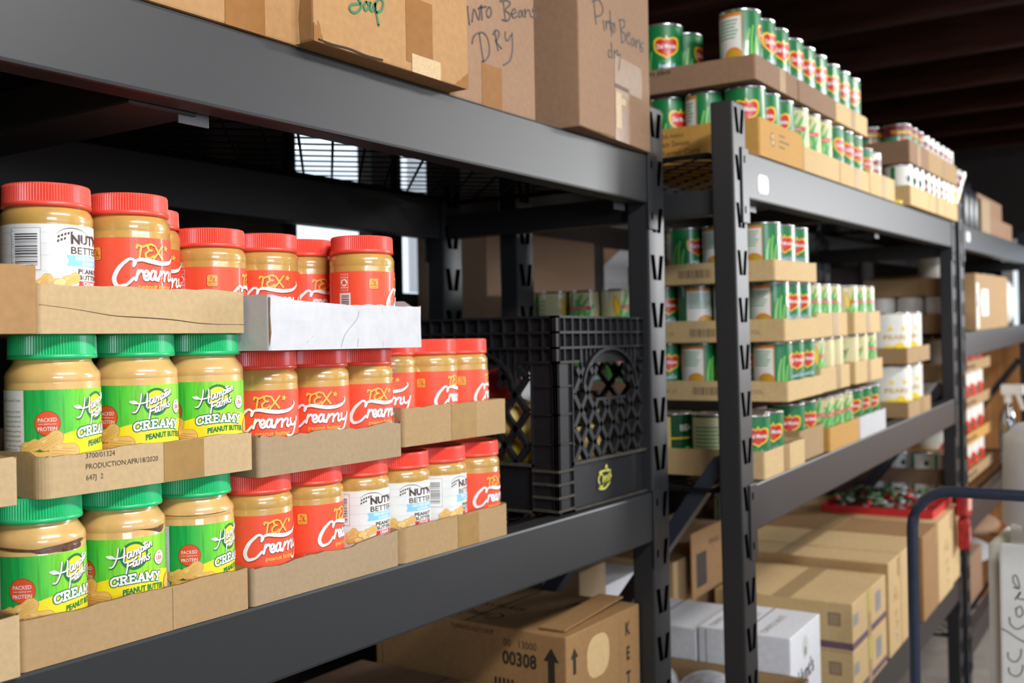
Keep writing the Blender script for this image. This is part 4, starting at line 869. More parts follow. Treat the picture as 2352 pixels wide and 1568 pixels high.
def corn_label():
    p = Print()
    p.ell(-22, 52, 8, 34, 'c_corn', 2, rot=0.1); p.ell(-22, 52, 5, 30, 'c_yellow', 3, rot=0.1)
    for q in ([(-24, 8), (-8, 50), (2, 96)], [(-6, 6), (12, 46), (30, 92)], [(14, 6), (26, 44), (46, 84)], [(40, 6), (34, 44), (14, 76)], [(30, 6), (46, 30), (58, 60)]): p.stroke(q, lambda t: 19 * (1 - 0.7 * t), 'c_lgreen', 2); p.stroke(q, lambda t: 6 * (1 - 0.7 * t), 'c_teal', 3)
    p.rect(-12, 44, 52, 56, 'c_red', 5); p.text('SWEET CORN', 18, 46.8, 8, 'c_white', 6, 0.02, 0.9); p.rect(-60, 5, -40, 20, 'c_lgreen', 1)
    p.it = [([(x, 46 + y * 0.72) for x, y in v_], f_, m_, l_) for v_, f_, m_, l_ in p.it]
    for k in range(6): p.rect(-110, 100 - 10 * k, -66, 103 - 10 * k, 'c_teal', 2)
    return p
def kidney_label():
    p = Print(); p.rect(-60, 5, 22, 118, 'c_cream', 1); p.rect(22, 5, 24, 118, 'c_yellow', 2); p.rect(24, 70, 118, 74, 'c_yellow', 2)
    for k in range(7): p.rect(-50, 96 - 8 * k, 4 - 4 * (k % 2), 99 - 8 * k, 'c_teal', 2)
    for q in ([(28, 8), (48, 30), (60, 52)], [(70, 8), (64, 40), (80, 60)], [(-110, 8), (-100, 40), (-80, 60)]): p.stroke(q, lambda t: 18 * (1 - .6 * t), 'c_lgreen', 2)
    p.text('BEANS', 70, 88, 18, 'c_white', 3, 0.03); return p
def tomato_label():
    p = Print(); p.rect(-130, 82, 130, 118, 'c_maroon', 1); p.rect(-130, 70, 130, 84, 'c_teal', 2); p.rect(-130, 5, 130, 28, 'c_yellow', 2); p.ell(0, 56, 30, 22, 'c_red', 3); p.ell(-60, 52, 24, 18, 'c_orange', 3); p.ell(66, 52, 24, 18, 'c_red', 3); p.text('TOMATOES', 0, 92, 16, 'c_yellow', 3, 0.03); return p
def maroon_label():
    p = Print(); p.rect(-130, 5, 130, 40, 'c_yellow', 1); p.ell(0, 82, 34, 24, 'c_maroon', 2); p.text('BEANS', 0, 76, 18, 'c_white', 3, 0.03); p.ell(-86, 82, 30, 22, 'c_maroon', 2); p.rect(60, 5, 110, 118, 'c_white', 2); return p
def grey_label():
    p = Print(); p.rect(-46, 5, -32, 118, 'c_green', 1); p.rect(70, 5, 84, 118, 'c_green', 1); p.ell(16, 80, 12, 12, 'c_dgreen', 2); p.text('PEAS', 14, 40, 18, 'c_maroon', 2, 0.02); return p
def can_proto(base, lab, R=0.0425, Hh=0.125, name='food_can'):
    root = empty(name, Matrix.Translation((0, 0, -20))); b = MB(); h = Hh
    b.lathe([(.0005, .0025), (R - .005, .0025), (R - .004, .0), (R + .0002, .0004), (R + .0006, .0018), (R + .0002, .0034), (R - .0012, .005), (R - .0012, h - .005), (R + .0002, h - .0034), (R + .0006, h - .0018), (R + .0002, h - .0004), (R - .004, h), (R - .005, h - .003), (R - .013, h - .0036), (R - .0135, h - .0026), (.0005, h - .0026)], 'can_metal', 36)
    b.build('can_body', root); mb = MB(); L = PI * R * 1000
    band(mb, R, 5, h * 1000 - 5, base, -L, L, 40)
    if lab:
        pr = lab(); k = h / .125
        if abs(k - 1) > .01 or R > .05: kk = R / .0425; pr.it = [([(x * kk, y * k) for x, y in vs], fs, m, l) for vs, fs, m, l in pr.it]
        pr.cyl(mb, R, maxs=8.0, lay=0.0002)
    mb.build('label', root); return root
CANS = {'bean': can_proto('c_green', bean_label), 'corn': can_proto('c_cream', corn_label), 'kid': can_proto('c_dgreen', kidney_label), 'tom': can_proto('c_brown', tomato_label), 'mar': can_proto('c_white', maroon_label), 'grey': can_proto('c_white', grey_label),
        'big': None, 'cream': None}
def big_label():
    p = Print()
    for cx, cy in ((-12, 34), (6, 40), (20, 32), (2, 24)): p.ell(cx, cy, 10, 10, 'c_yellow', 2); p.ell(cx - 2, cy + 2, 6, 6, 'p_yellow', 3)
    p.ell(-10, 84, 4, 6, 'c_yellow', 2); p.ell(14, 84, 4, 6, 'c_yellow', 2); p.rect(-40, 5, 30, 14, 'c_blue', 2); p.text('PEARS', 0, 58, 16, 'c_corn', 2, 0.02); p.ell(-90, 40, 12, 12, 'c_yellow', 2); return p
def redw_label():
    p = Print(); p.poly([(-20, 10), (40, 18), (44, 60), (20, 80), (-6, 52)], 'c_red', 2); p.rect(4, 10, 44, 30, 'c_lgreen', 3); p.ell(10, 50, 14, 10, 'c_dgreen', 3); p.ell(-80, 50, 20, 16, 'c_red', 2); return p
CANS['big'] = can_proto('c_white', big_label, 0.079, 0.160, 'large_can'); CANS['redw'] = can_proto('c_white', redw_label, 0.075, 0.155, 'large_can')
CN = {'bean': 'green bean can', 'corn': 'cream corn can', 'kid': 'dark green bean can', 'tom': 'red tomato can', 'mar': 'maroon and yellow can', 'grey': 'green striped can', 'big': 'large white can', 'redw': 'large red printed can'}
CG = {'bean': 'green bean cans', 'corn': 'cream corn cans', 'kid': 'dark green bean cans', 'tom': 'tomato cans', 'mar': 'maroon label cans', 'grey': 'green striped white cans', 'big': 'large fruit cans', 'redw': 'large red printed cans'}
def can(kind, x, y, z, alpha, where, sz=1.0, sx=1.0):
    c = F2 @ Vector((x, y, z)); rz = math.radians(alpha) + math.atan2(-c.x, c.y)
    M = Matrix.Translation(c) @ (F2.to_3x3().to_4x4()) @ Matrix.Rotation(rz, 4, 'Z') @ Matrix.Diagonal((sx, sx, sz, 1))
    return put(kind, CANS, M, '%s, %s' % (CN[kind], where), 'can', CG[kind])
ORD = ('first', 'second', 'third', 'fourth', 'fifth', 'sixth')
GU = 'cardboard trays of cans'
def ctray(x0, x1, y0, y1, z, h, m, label, kinds, where, side=(), alphas=None, seed=20, sz=1.0, pitch=None, prints=None, tape=(), r=0.005, front=True, sidewhere=None, rag=0.0006):
    tray(F2, x0, x1, y0, y1, z, h, m, label, GU, seed, rag, tape, prints, r=r)
    n = len(kinds); p = pitch or (x1 - x0 - .008) / n
    rnd = random.Random(seed)
    for i, k in enumerate(kinds):
        if not k: continue
        a = alphas[i] if alphas else rnd.choice((20, 30, 40, 10))
        can(k, x0 + .004 + p * (i + .5), y0 + .0475, z + .0036, a, '%s along %s' % (ORD[i], where), sz)
    for j, k in enumerate(side):
        if not k: continue
        k, a = k; can(k, x0 + .0475, y0 + .0475 + .0865 * (j + 1), z + .0036, a, '%s behind the corner, %s' % (ORD[j], where), sz)
# top shelf of the far rack, lower layer
zt = 0.3735
def corn_txt(mb, L, W, h):
    p = Print()
    for i, tx in enumerate(('No Salt Added', 'Golden Sweet', 'Whole Kernel Corn')): p.text(tx, 0, h * 1000 - 20 - i * 19, 11 if i == 0 else 17, 'print_dark', 1, 0.0)
    p.flat(mb, (0, .20, 0), (0, -1, 0), (0, 0, 1)); q = Print(); q.ell(80, 42, 15, 15, 'print_grey', 1); q.ell(80, 42, 12, 12, 'card_light', 2); q.text('USDA', 80, 39, 8, 'print_grey', 3)
    for k in range(3): q.rect(120, 30 + 12 * k, 160 + 30 * (k % 2), 34 + 12 * k, 'print_grey', 1)
    q.flat(mb, *FRONT)
ctray(0.152, 0.442, 0.0, 0.345, zt, 0.078, 'card_gold', 'golden corn tray with printed side, near end of the far top shelf', ('bean', 'bean', 'bean'), 'the golden corn tray', (('bean', 62), ('bean', 38), ('bean', 20)), (2, 10, 12), 21, 1.16, prints=corn_txt)
ctray(0.448, 0.742, 0.0, 0.345, zt, 0.056, 'card_light', 'pale tray right after the golden corn tray, far top shelf', ('corn', 'corn', 'corn'), 'the pale tray after the golden tray', (), (-20, -15, -10), 22, 1.16)
ctray(0.748, 1.036, 0.0, 0.345, zt, 0.055, 'card_light', 'third tray along the far top shelf, taped, under the end tray', ('bean', 'bean', 'bean'), 'the third lower tray, far top shelf', (), (60, 55, 50), 23, 1.16, tape=[(.13, .17)])
ctray(1.044, 1.34, 0.0, 0.345, zt, 0.064, 'card_light', 'fourth tray along the far top shelf, no tray above it', ('bean', 'mar', None), 'the fourth lower tray, far top shelf', (), (50, 60, 0), 24, 1.0, tape=[(.14, .18)])
# upper layer
zu = 0.5255
def dryplace(mb, L, W, h):
    p = Print(); p.text('in a cool dry place', 0, h * 1000 - 12, 15, 'print_dark', 1, 0.02); p.flat(mb, (0, .24, 0), (0, -1, 0), (0, 0, 1))
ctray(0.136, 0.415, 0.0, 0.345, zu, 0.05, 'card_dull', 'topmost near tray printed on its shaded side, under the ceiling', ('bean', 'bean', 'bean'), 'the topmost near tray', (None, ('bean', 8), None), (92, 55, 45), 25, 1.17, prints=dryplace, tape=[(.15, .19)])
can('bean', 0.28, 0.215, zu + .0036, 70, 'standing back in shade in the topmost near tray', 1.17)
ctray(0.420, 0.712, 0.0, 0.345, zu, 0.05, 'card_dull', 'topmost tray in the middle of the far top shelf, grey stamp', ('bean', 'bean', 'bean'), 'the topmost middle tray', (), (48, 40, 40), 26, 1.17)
ctray(0.722, 1.03, 0.0, 0.345, zu, 0.05, 'card_light', 'topmost tray with a tape strip, third from the near post', ('bean', 'bean', 'bean'), 'the topmost taped tray', (), (36, 36, 36), 27, 1.17, tape=[(.14, .18)])
# the second stack on that shelf
kk = ('grey', 'grey', 'mar')
for i, (a, b, ks) in enumerate(((1.46, 1.735, ('grey', 'grey', 'grey')), (1.74, 2.0, ('mar', 'mar', 'mar')), (2.005, 2.26, ('mar', 'mar', 'mar')))):
    ctray(a, b, -0.02, 0.33, zt, 0.062, 'card_light', '%s lower tray of the second stack on the far top shelf' % ORD[i], ks, 'the %s lower tray, second stack' % ORD[i], (), (30, 25, 20), 30 + i, 1.0, tape=[(.11, .15)] if i == 1 else ())
for i, (a, b, ks) in enumerate(((1.46, 1.735, ('tom', 'tom', 'tom')), (1.74, 2.0, ('mar', 'mar', 'mar')), (2.005, 2.26, ('mar', 'mar', 'mar')))):
    ctray(a, b, -0.02, 0.33, zt + .131, 0.07, 'card_kraft' if i else 'card_dull', '%s upper tray of the second stack on the far top shelf' % ORD[i], ks, 'the %s upper tray, second stack' % ORD[i], ((('tom', 20), ('tom', 10)) if i == 0 else ()), (30, 25, 20), 33 + i, 0.95, tape=[(.11, .15)] if i == 0 else ())
can('mar', 2.31, 0.03, zt + .075, 40, 'tilted at the far end of the second stack').matrix_basis @= Matrix.Rotation(0.35, 4, 'Y')
mb = MB(); mb.lathe([(.0005, 0), (.03, 0), (.033, .004), (.033, .012), (.0005, .014)], 'lid_yellow', 20); tag(mb.build('yellow_bottle_cap', None, F2 @ T(1.42, 0.03, zt)), 'small yellow cap on the top beam between two tray stacks', 'cap')
# middle shelf, first stack of four layers
zs = (-0.2845, -0.1395, -0.0085, 0.1215)
S = 'first stack, middle shelf'
ctray(0.134, 0.404, 0.0, 0.345, zs[0], 0.056, 'card_light', 'lowest tray of the near stack on the far middle shelf, taped', ('bean', 'bean', None), 'the lowest near tray', (('kid', 20), ('kid', -40), ('kid', 60)), (22, 26, 0), 41, 1.0, tape=[(.12, .16)])
ctray(0.408, 0.596, 0.012, 0.345, zs[0], 0.070, 'card_kraft', 'taller tray behind the lowest taped tray, far middle shelf', ('bean', 'bean'), 'the taller kraft tray', (), (10, 40), 42, 1.0)
def barc(mb, L, W, h):
    p = Print(); p.bars(-40, 12, 40, 30, 'print_grey', 1, True, 6); p.text('KEEP COOL', 90, 16, 14, 'print_grey', 1); p.text('CASE 24', -100, 16, 12, 'print_grey', 1); p.flat(mb, (0, .18, 0), (0, -1, 0), (0, 0, 1))
ctray(0.293, 0.552, 0.0, 0.345, zs[1], 0.044, 'card_light', 'second layer tray with faint side print, far middle shelf', ('bean', 'bean', 'bean'), 'the second layer near tray', (('bean', 30), ('bean', 100), ('bean', 10)), (92, 36, 34), 43, 1.0, prints=barc)
ctray(0.283, 0.53, 0.0, 0.345, zs[2], 0.048, 'card_light', 'third layer tray with a notch, far middle shelf', ('bean', 'bean', 'bean'), 'the third layer near tray', (('bean', 100), ('bean', 140), ('bean', 20)), (92, 28, 24), 45, 1.0, prints=barc)
ctray(0.227, 0.526, 0.0, 0.345, zs[3], 0.044, 'card_light', 'fourth layer tray just under the far top beam', ('bean', 'bean', 'bean'), 'the fourth layer near tray', (('bean', 92), ('bean', 40), ('bean', 70)), (92, 26, 22), 47, 0.97, prints=barc)
# corn cans standing further back on the third layer
for lv, lb in ((2, 'low tray of corn cans at the rear, above the black crate'), (1, 'rear tray hidden under the low corn tray'), (0, 'bottom rear tray hidden behind the black crate')):
    tray(F2, 0.25, 0.53, 0.352, 0.71, zs[lv], 0.03 if lv == 2 else 0.044, 'card_dull', lb, GU, 49 + lv)
for j in range(4): can('corn', 0.297, 0.40 + .0865 * j, zs[2] + .0036, (20, -60, 50, 0)[j], '%s in the rear corn tray above the crate' % ORD[j])
for j in range(4): can('corn', 0.385, 0.40 + .0865 * j, zs[2] + .0036, (-30, 80, 10, 40)[j], '%s in the inner row, rear corn tray' % ORD[j])
for lv in (0, 1):
    for j in range(4): can('kid' if lv == 0 else 'bean', 0.297, 0.40 + .0865 * j, zs[lv] + .0036, 20, '%s in the rear tray, %s layer' % (ORD[j], ('bottom', 'second')[lv]))
# second and third columns: corn
for lv, (a, b, c, d) in enumerate(((0.600, 0.874, 0.880, 1.165), (0.556, 0.812, 0.866, 1.162), (0.535, 0.80, 0.868, 1.145))):
    y = (0.0, 0.005, 0.005)[lv]; zz = zs[lv]
    ctray(a, b, y, 0.345, zz, 0.058, 'card_light' if lv else 'card_gold', 'corn tray in the second column, %s layer, far middle shelf' % ORD[lv], ('corn', 'corn', 'corn'), 'the second column tray, %s layer' % ORD[lv], (), ((10, 0, 4), (60, -60, -70), (6, 0, 2))[lv], 60 + lv, 1.0, tape=[(.13, .17)] if lv else ())
    ctray(c, d, y, 0.345, zz, 0.058, 'card_white' if lv == 0 else 'card_light', ('white tray of green cans in the third column, first layer', 'corn tray in the third column, second layer', 'corn tray in the third column, third layer')[lv], ('bean',) * 3 if lv == 0 else ('corn',) * 3, 'the third column tray, %s layer' % ORD[lv], ((('corn', -60),) if lv else ()), ((20, 24, 28), (-60, -40, 4), (50, 4, 0))[lv], 64 + lv, 1.0, tape=[(.12, .16)] if lv else ())
# big cans
for lv, (z, h) in enumerate(((zs[0], .05), (-0.137 + .02, .05))):
    tray(F2, 1.46, 1.80, 0.0 - .0, 0.36, z, h, 'card_kraft', ('lower', 'upper')[lv] + ' tray of large white fruit cans at the shelf end', GU, 70 + lv, tape=[(.17, .23)])
    for i in range(2):
        for j in range(2): can('big', 1.46 + .088 + .163 * i, .088 + .163 * j, z + .0036, (25, 30)[i], '%s, %s tray at the shelf end' % (('front left', 'front right', 'rear left', 'rear right')[i + 2 * j], ('lower', 'upper')[lv]), 0.98)
# things standing at the back of that shelf
for i, (x0, x1, z0, z1, m_, lb) in enumerate(((1.85, 2.25, -0.2845, -0.10, 'dark_plastic', 'black box low at the back end of the far middle shelf'),)):
    carton(F2, x0, x1, .30, .495, z0, z1, m_, lb, seam=False)
carton(F2, 1.22, 1.44, .352, .495, -0.2845, 0.16, 'card_dull', 'tall reddish brown carton behind the corn cans', seam=False)
mb = MB(); mb.box((1.855, .20, -0.2845), (1.90, .29, -.12), 'orange_card'); tag(mb.build('orange_packet', None, F2), 'bright orange packet beside the large white fruit cans', 'packet')

# ------------------------------------------------------------------ lowest shelf of the far rack
zl = -0.9445; GL = 'long cartons on the lowest far shelf'
for i, (a, b, m_, lb) in enumerate(((1.15, 1.298, 'card_light', 'first long tan carton behind the purple striped pair, lowest far shelf'), (1.304, 1.552, 'card_light', 'second long tan carton in the row on the lowest far shelf'), (1.558, 1.80, 'card_box', 'third long tan carton, half behind the cart handle'), (1.806, 2.06, 'card_light', 'fourth long tan carton, next to the red bags'))):
    def pen(mb, L, W, h, i=i):
        p = Print()
        if i in (0, 3): 
            for q in ([(40, 150), (60, 190), (80, 150), (50, 165), (76, 165)], [(50, 110), (70, 120), (60, 90), (80, 80), (56, 70)], [(60, 50), (76, 40), (64, 25)]): p.stroke([(a_ * L * 9, b_) for a_, b_ in q], 3, 'print_grey', 1)
        p.rect(L * 1000 - 40, h * 1000 - 60, L * 1000 - 12, h * 1000 - 4, 'tape_clear', 1); p.flat(mb, *FRONT)
    carton(F2, a, b, -0.012 if i > 1 else 0.0, 0.62, zl, -0.672, m_, lb, GL, tape=[('t', 0.0, b - a, .28, .33)], tm='tape_clear', prints=pen)
def stripes(mb, L, W, h):
    B = h * 1000
    p = Print(); p.rect(0, 8, L * 1000, 26, 'card_purple', 1); p.rrect(8, B - 60, 56, B - 30, 4, 'marker_grey', 2); p.rrect(L * 1000 - 120, B - 80, L * 1000 - 60, B - 25, 3, 'marker_grey', 2); p.rect(150, 0, 185, B, 'tape_clear', 2); p.rect(156, B - 60, 178, B, 'emblem_yellow', 3); p.flat(mb, *FRONT)
    q = Print(); q.rect(0, 8, W * 1000, 26, 'card_purple', 1); q.rrect(W * 1000 - 62, B - 60, W * 1000 - 30, B - 26, 2, 'print_grey', 1); q.rrect(W * 1000 - 59, B - 57, W * 1000 - 33, B - 29, 2, 'card_grey', 2); q.flat(mb, (0, W, 0), (0, -1, 0), (0, 0, 1))
carton(F2, 0.762, 1.115, 0.0, 0.37, zl, -0.820, 'card_light', 'lower carton of the purple striped pair, lowest far shelf', 'purple striped cartons', prints=stripes)
o = carton(F2, 0.762, 1.115, 0.0, 0.37, -0.8195, -0.693, 'card_light', 'upper carton of the purple striped pair with a raised flap', 'purple striped cartons', prints=stripes, tape=[('t', 0, .353, .16, .21)], tm='tape_clear')
mb = MB(); mb.bbox((-.14, .374, .126), (.16, .378, .30), 'card_box', .002); p = Print(); p.rect(-110, 150, -40, 240, 'print_dark', 1); p.text('FRAGILE', 20, 250, 22, 'print_dark', 1); p.flat(mb, (0, .374, 0), (1, 0, 0), (0, 0, 1)); mb.build('flap', o)
def hunts(mb, L, W, h):
    B = h * 1000; p = Print(); p.text("Hunt's", 110, B - 120, 52, 'print_dark', 1, 0.03, 0.85, 0.1); p.ell(106, B - 46, 20, 26, 'p_line', 1); p.rect(102, B - 64, 110, B - 46, 'print_dark', 2); p.flat(mb, *FRONT)
    q = Print()
    for k in range(3): q.text('TOMATO SAUCE', 90, 60 + 60 * k, 22, 'print_grey', 1, 0, 0.9)
    q.flat(mb, (0, 0, h), (1, 0, 0), (0, 1, 0))
GW = 'white printed cartons on the lowest far shelf'
carton(F2, 0.302, 0.525, 0.012, 0.226, zl, -0.657, 'card_snow', 'white carton with brand lettering in front of the purple striped pair', GW, prints=hunts)
carton(F2, 0.302, 0.525, 0.231, 0.47, zl, -0.665, 'card_snow', 'plain white carton behind the lettered white one', GW)
def wprint(mb, L, W, h):
    p = Print(); p.text('24 CANS', 130, h * 1000 - 60, 26, 'print_dark', 1); p.rect(90, h * 1000 - 110, 180, h * 1000 - 70, 'print_dark', 1); p.rect(94, h * 1000 - 106, 176, h * 1000 - 74, 'card_snow', 2); p.flat(mb, (0, W, 0), (0, -1, 0), (0, 0, 1))
carton(F2, 0.302, 0.552, 0.476, 0.74, zl, -0.60, 'card_snow', 'white carton with black label box, seen between the rack posts', GW, prints=wprint)
carton(F2, 0.56, 1.14, 0.40, 0.72, zl, -0.585, 'card_kraft', 'wide brown carton at the rear under the far middle shelf', GL)
# open carton with bags
def open_carton(F, x0, x1, y0, y1, z0, z1, m, label):
    L, W, h = x1 - x0, y1 - y0, z1 - z0; mb = tray_mesh(L, W, h, m, 5, .0008, .004, .004, .03); o = mb.build('open_carton', None, F @ T(x0, y0, z0)); return tag(o, label, 'box')
open_carton(F2, 0.078, 0.296, -0.03, 0.40, zl, -0.735, 'card_kraft', 'open carton of plastic bags at the near end of the lowest far shelf')
rnd = random.Random(9)
for i, (x, y, z, r) in enumerate(((.20, .04, -.80, .06), (.21, .17, -.79, .065), (.20, .30, -.78, .06), (.12, .22, -.84, .06))):
    mb = MB(); mb.blob((0, 0, 0), (r, r * 1.1, r * .95), 'bag_clear', 20 + i, .16, 3); o = mb.build('plastic_bag', None, F2 @ T(x, y, z)); tag(o, 'crumpled clear plastic bag in the open carton, %s from the front' % ORD[i], 'bag', 'clear bags in the open carton')
    if i == 2: g = MB(); g.bar((-.03, -.03, .045), (.05, .06, .085), .012, .004, 'bag_green'); g.build('green_zip', o)
# red display tray of sweets and red bags at the far end
carton(F2, 2.066, 2.235, -0.005, 0.60, zl, -0.676, 'card_light', 'last narrow carton of the row under the red sweets tray', GL)
tray(F2, 1.87, 2.225, 0.015, 0.40, -0.6718, .026, 'red_print', 'red display tray heaped with small dark green sweets', 'red sweets tray', 82)
for i, (x, y, z, r) in enumerate(((2.17, -.035, -.66, .05), (2.16, -.035, -.77, .055))):
    mb = MB(); mb.bbox((-.034, -.020, -r), (.036, .022, r), 'produce_red', .012); mb.bbox((-.020, -.0215, -r * .5), (.02, -.0195, r * .4), 'p_pink', .001); tag(mb.build('red_bag', None, F2 @ T(x, y, z, .12 * (i * 2 - 1)) @ Matrix.Rotation(.12 - .2 * i, 4, 'Y')), '%s red printed packet hanging over the end of the carton row' % ('upper', 'lower')[i], 'packet', 'red packets at the carton row end')
def heap(mb):
    rr = random.Random(4)
    for k in range(130):
        x, y = rr.uniform(1.90, 2.20), rr.uniform(.05, .37); mb.blob((x, y, -0.668 + .014 + rr.uniform(0, .034)), (.020, .015, .009), ('produce_green', 'produce_green', 'produce_green', 'produce_green', 'bag_clear', 'produce_red')[k % 6], k, .1, 1)
mb = MB(); heap(mb); tag(mb.build('wrapped_sweets', None, F2), 'loose heap of small dark green wrapped sweets in the red tray', 'sweets', kind='stuff')
tray(F2, 1.30, 2.2, .505, .76, -0.672, .05, 'card_dull', 'rear tray of green striped white cans under the far middle beam', GU, 80)
for i in range(7): can('grey', 1.36 + .11 * i, .56, -0.668, 10, '%s in the rear low tray under the beam' % (ORD + ('seventh',))[i])
tray(F2, 1.50, 2.2, .505, .76, -0.541, .05, 'card_dull', 'upper rear tray of green striped white cans under the beam', GU, 81)
for i in range(6): can('grey', 1.56 + .11 * i, .56, -0.537, 10, '%s in the upper rear tray under the beam' % ORD[i])
# carton seen between the posts, and one standing behind the racks
def arrow(mb, L, W, h):
    p = Print(); B = h * 1000; c = W * 1000 - 60; p.poly([(c - 7, B - 100), (c + 7, B - 100), (c + 7, B - 70), (c + 16, B - 70), (c, B - 48), (c - 16, B - 70), (c - 7, B - 70)], 'print_dark', 1); p.flat(mb, (0, W, 0), (0, -1, 0), (0, 0, 1))
carton(F2, 0.075, 0.20, 0.405, 0.60, zl, -0.505, 'card_grey', 'narrow carton with a small arrow behind the ketchup carton', prints=arrow)
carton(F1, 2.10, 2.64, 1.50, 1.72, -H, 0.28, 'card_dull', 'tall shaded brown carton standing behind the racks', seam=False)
mb = MB(); p = Print(); p.rect(0, 0, 190, 150, 'card_white', 1); p.poly([(0, 90), (120, 150), (0, 150)], 'card_dull', 2)
for k in range(14): p.stroke([(8 + 13 * k, 6), (12 + 13 * k, 20), (6 + 13 * k, 34)], 2, 'print_grey', 2)
p.flat(mb, (3.14, WY - .002, .165), (1, 0, 0), (0, 0, 1)); tag(mb.build('paper_notice', None, F1), 'white paper notice pinned on the dark back wall', 'notice')

# ------------------------------------------------------------------ the farthest rack
z = -0.0445
carton(F2, 2.75, 3.68, 0.0, 0.42, z, 0.195, 'card_kraft', 'large brown carton with white shipping labels on the farthest rack', prints=lambda mb, L, W, h: None)
mb = MB()
o = [q for q in bpy.data.objects if q.get('label', '').startswith('large brown carton with white')][0]
p = Print(); p.rect(20, 10, 80, 200, 'p_white', 1); p.rrect(10, 100, 110, 150, 20, 'p_white', 1); p.rect(150, 60, 330, 175, 'p_white', 1); p.flat(mb, *FRONT); mb.build('shipping_label', o)
tray(F2, 2.42, 2.735, 0.04, .37, z, .077, 'card_kraft', 'kraft tray holding white tubs beside the large labelled carton', GU, 72)
for i in range(3):
    for j in range(3):
        mb = MB(); mb.lathe([(.0005, 0), (.044, 0), (.048, .004), (.05, .130), (.049, .142), (.0005, .143)], 'plastic_white', 24)
        tag(mb.build('food_tub', None, F2 @ T(2.475 + .103 * i, .094 + .107 * j, z + .0036)), 'white tub in the kraft tray, %s row, %s from the near end' % (ORD[j], ORD[i]), 'tub', 'white tubs on the farthest rack')
carton(F2, 2.42, 2.73, 0.05, .37, 0.1032, 0.173, 'card_kraft', 'flat brown carton lying over the white tubs', seam=False)
for i in range(3):
    mb = MB(); mb.blob((0, 0, 0), (.095, .10, .135), 'plastic_white', 90 + i, .06, 3); tag(mb.build('wrapped_bundle', None, F2 @ T(3.92 + .2 * i, .14, z + .125)), '%s white wrapped bundle by the bright window' % ORD[i], 'bundle', 'white bundles by the window')
mb = MB(); mb.lathe([(.0005, 0), (.05, 0), (.052, .01), (.052, .1), (.04, .12), (.04, .14), (.0005, .141)], 'plastic_white', 24); tag(mb.build('white_jar', None, F2 @ T(2.55, .13, 0.1735)), 'white jar standing on the flat carton over the white tubs', 'jar')
# top of the farthest rack
carton(F2, 3.2, 4.05, 0.02, 0.42, 0.3735, 0.47, 'card_dull', 'lower of two stacked cartons on top of the farthest rack', 'cartons on the farthest rack top')
carton(F2, 3.25, 4.0, 0.06, 0.42, 0.471, 0.575, 'card_dull', 'upper of two stacked cartons on top of the farthest rack', 'cartons on the farthest rack top')
carton(F2, 2.95, 3.18, 0.0, 0.3, 0.3735, 0.52, 'card_grey', 'small pale carton beside the dark bottles, farthest rack top')
for i in range(3):
    mb = MB(); mb.lathe([(.0005, 0), (.045, .001), (.05, .008), (.05, .12), (.04, .16), (.02, .18), (.02, .205), (.0005, .206)], 'dark_plastic', 24); tag(mb.build('dark_bottle', None, F2 @ T(2.62 + .12 * i, .05, 0.3735)), '%s dark bottle beyond the last tray on the farthest rack top' % ORD[i], 'bottle', 'dark bottles on the farthest rack')
# its lower shelf: stacks of large cans
zz = -0.7295
for lv in range(4):
    z0 = zz + lv * .163
    ks = []
    tray(F2, 2.55, 2.80, 0.06, 0.40, z0, .05, 'card_gold' if lv == 1 else 'card_kraft', '%s tray of red printed cans in the near column of the farthest rack' % ORD[lv], GU, 90 + lv)
    tray(F2, 2.98, 3.80, 0.10, 0.42, z0, .05, 'card_gold' if lv == 1 else 'card_kraft', '%s tray of red printed cans in the wide column of the farthest rack' % ORD[lv], GU, 94 + lv, prints=lambda mb, L, W, h: (lambda p: (p.text('CONCENTRATED CRUSHED', 200, 14, 26, 'print_dark', 1, 0.03), p.flat(mb, *FRONT)))(Print()))
    if lv < 3: can('redw', 2.66, 0.16, z0 + .0036, 30, 'near column of the farthest rack, %s layer' % ORD[lv])
    for i in range(4): can('redw', 3.08 + .19 * i, 0.19, z0 + .0036, (10, 30, 20, 25)[i], '%s in the wide column, %s layer, farthest rack' % (ORD[i], ORD[lv]))
tray(F2, 2.36, 2.53, 0.03, .40, zz, .02, 'card_dull', 'low tray of green striped cans right behind the last near post', GU, 98)
tray(F2, 2.36, 2.53, 0.03, .40, -0.626, .056, 'card_dull', 'upper tray of green striped cans right behind the last near post', GU, 99)
for lv, z0 in enumerate((zz + .0036, -0.6224)):
    for i in range(4): can('grey', 2.407, .078 + .0875 * i, z0, 15, '%s, %s tray behind the last post' % (ORD[i], ('low', 'upper')[lv]), .79 if lv == 0 else .9)
mb = MB(); mb.lathe([(.0005, 0), (.040, .001), (.043, .01), (.043, .20), (.034, .25), (.016, .29), (.014, .31)], 'bottle_glass', 28)
o = mb.build('spray_bottle', None, F2 @ T(3.78, .02, zz)); tag(o, 'clear spray bottle on the farthest rack, behind the white jug', 'bottle')
h_ = MB(); h_.lathe([(.0005, .345), (.018, .345), (.018, .305), (.0165, .303)], 'plastic_white', 20); h_.bbox((-.02, -.075, .345), (.02, .03, .395), 'plastic_white', .006); h_.bar((0, -.045, .345), (0, -.07, .27), .018, .012, 'plastic_white', (1, 0, 0)); h_.build('spray_head', o)

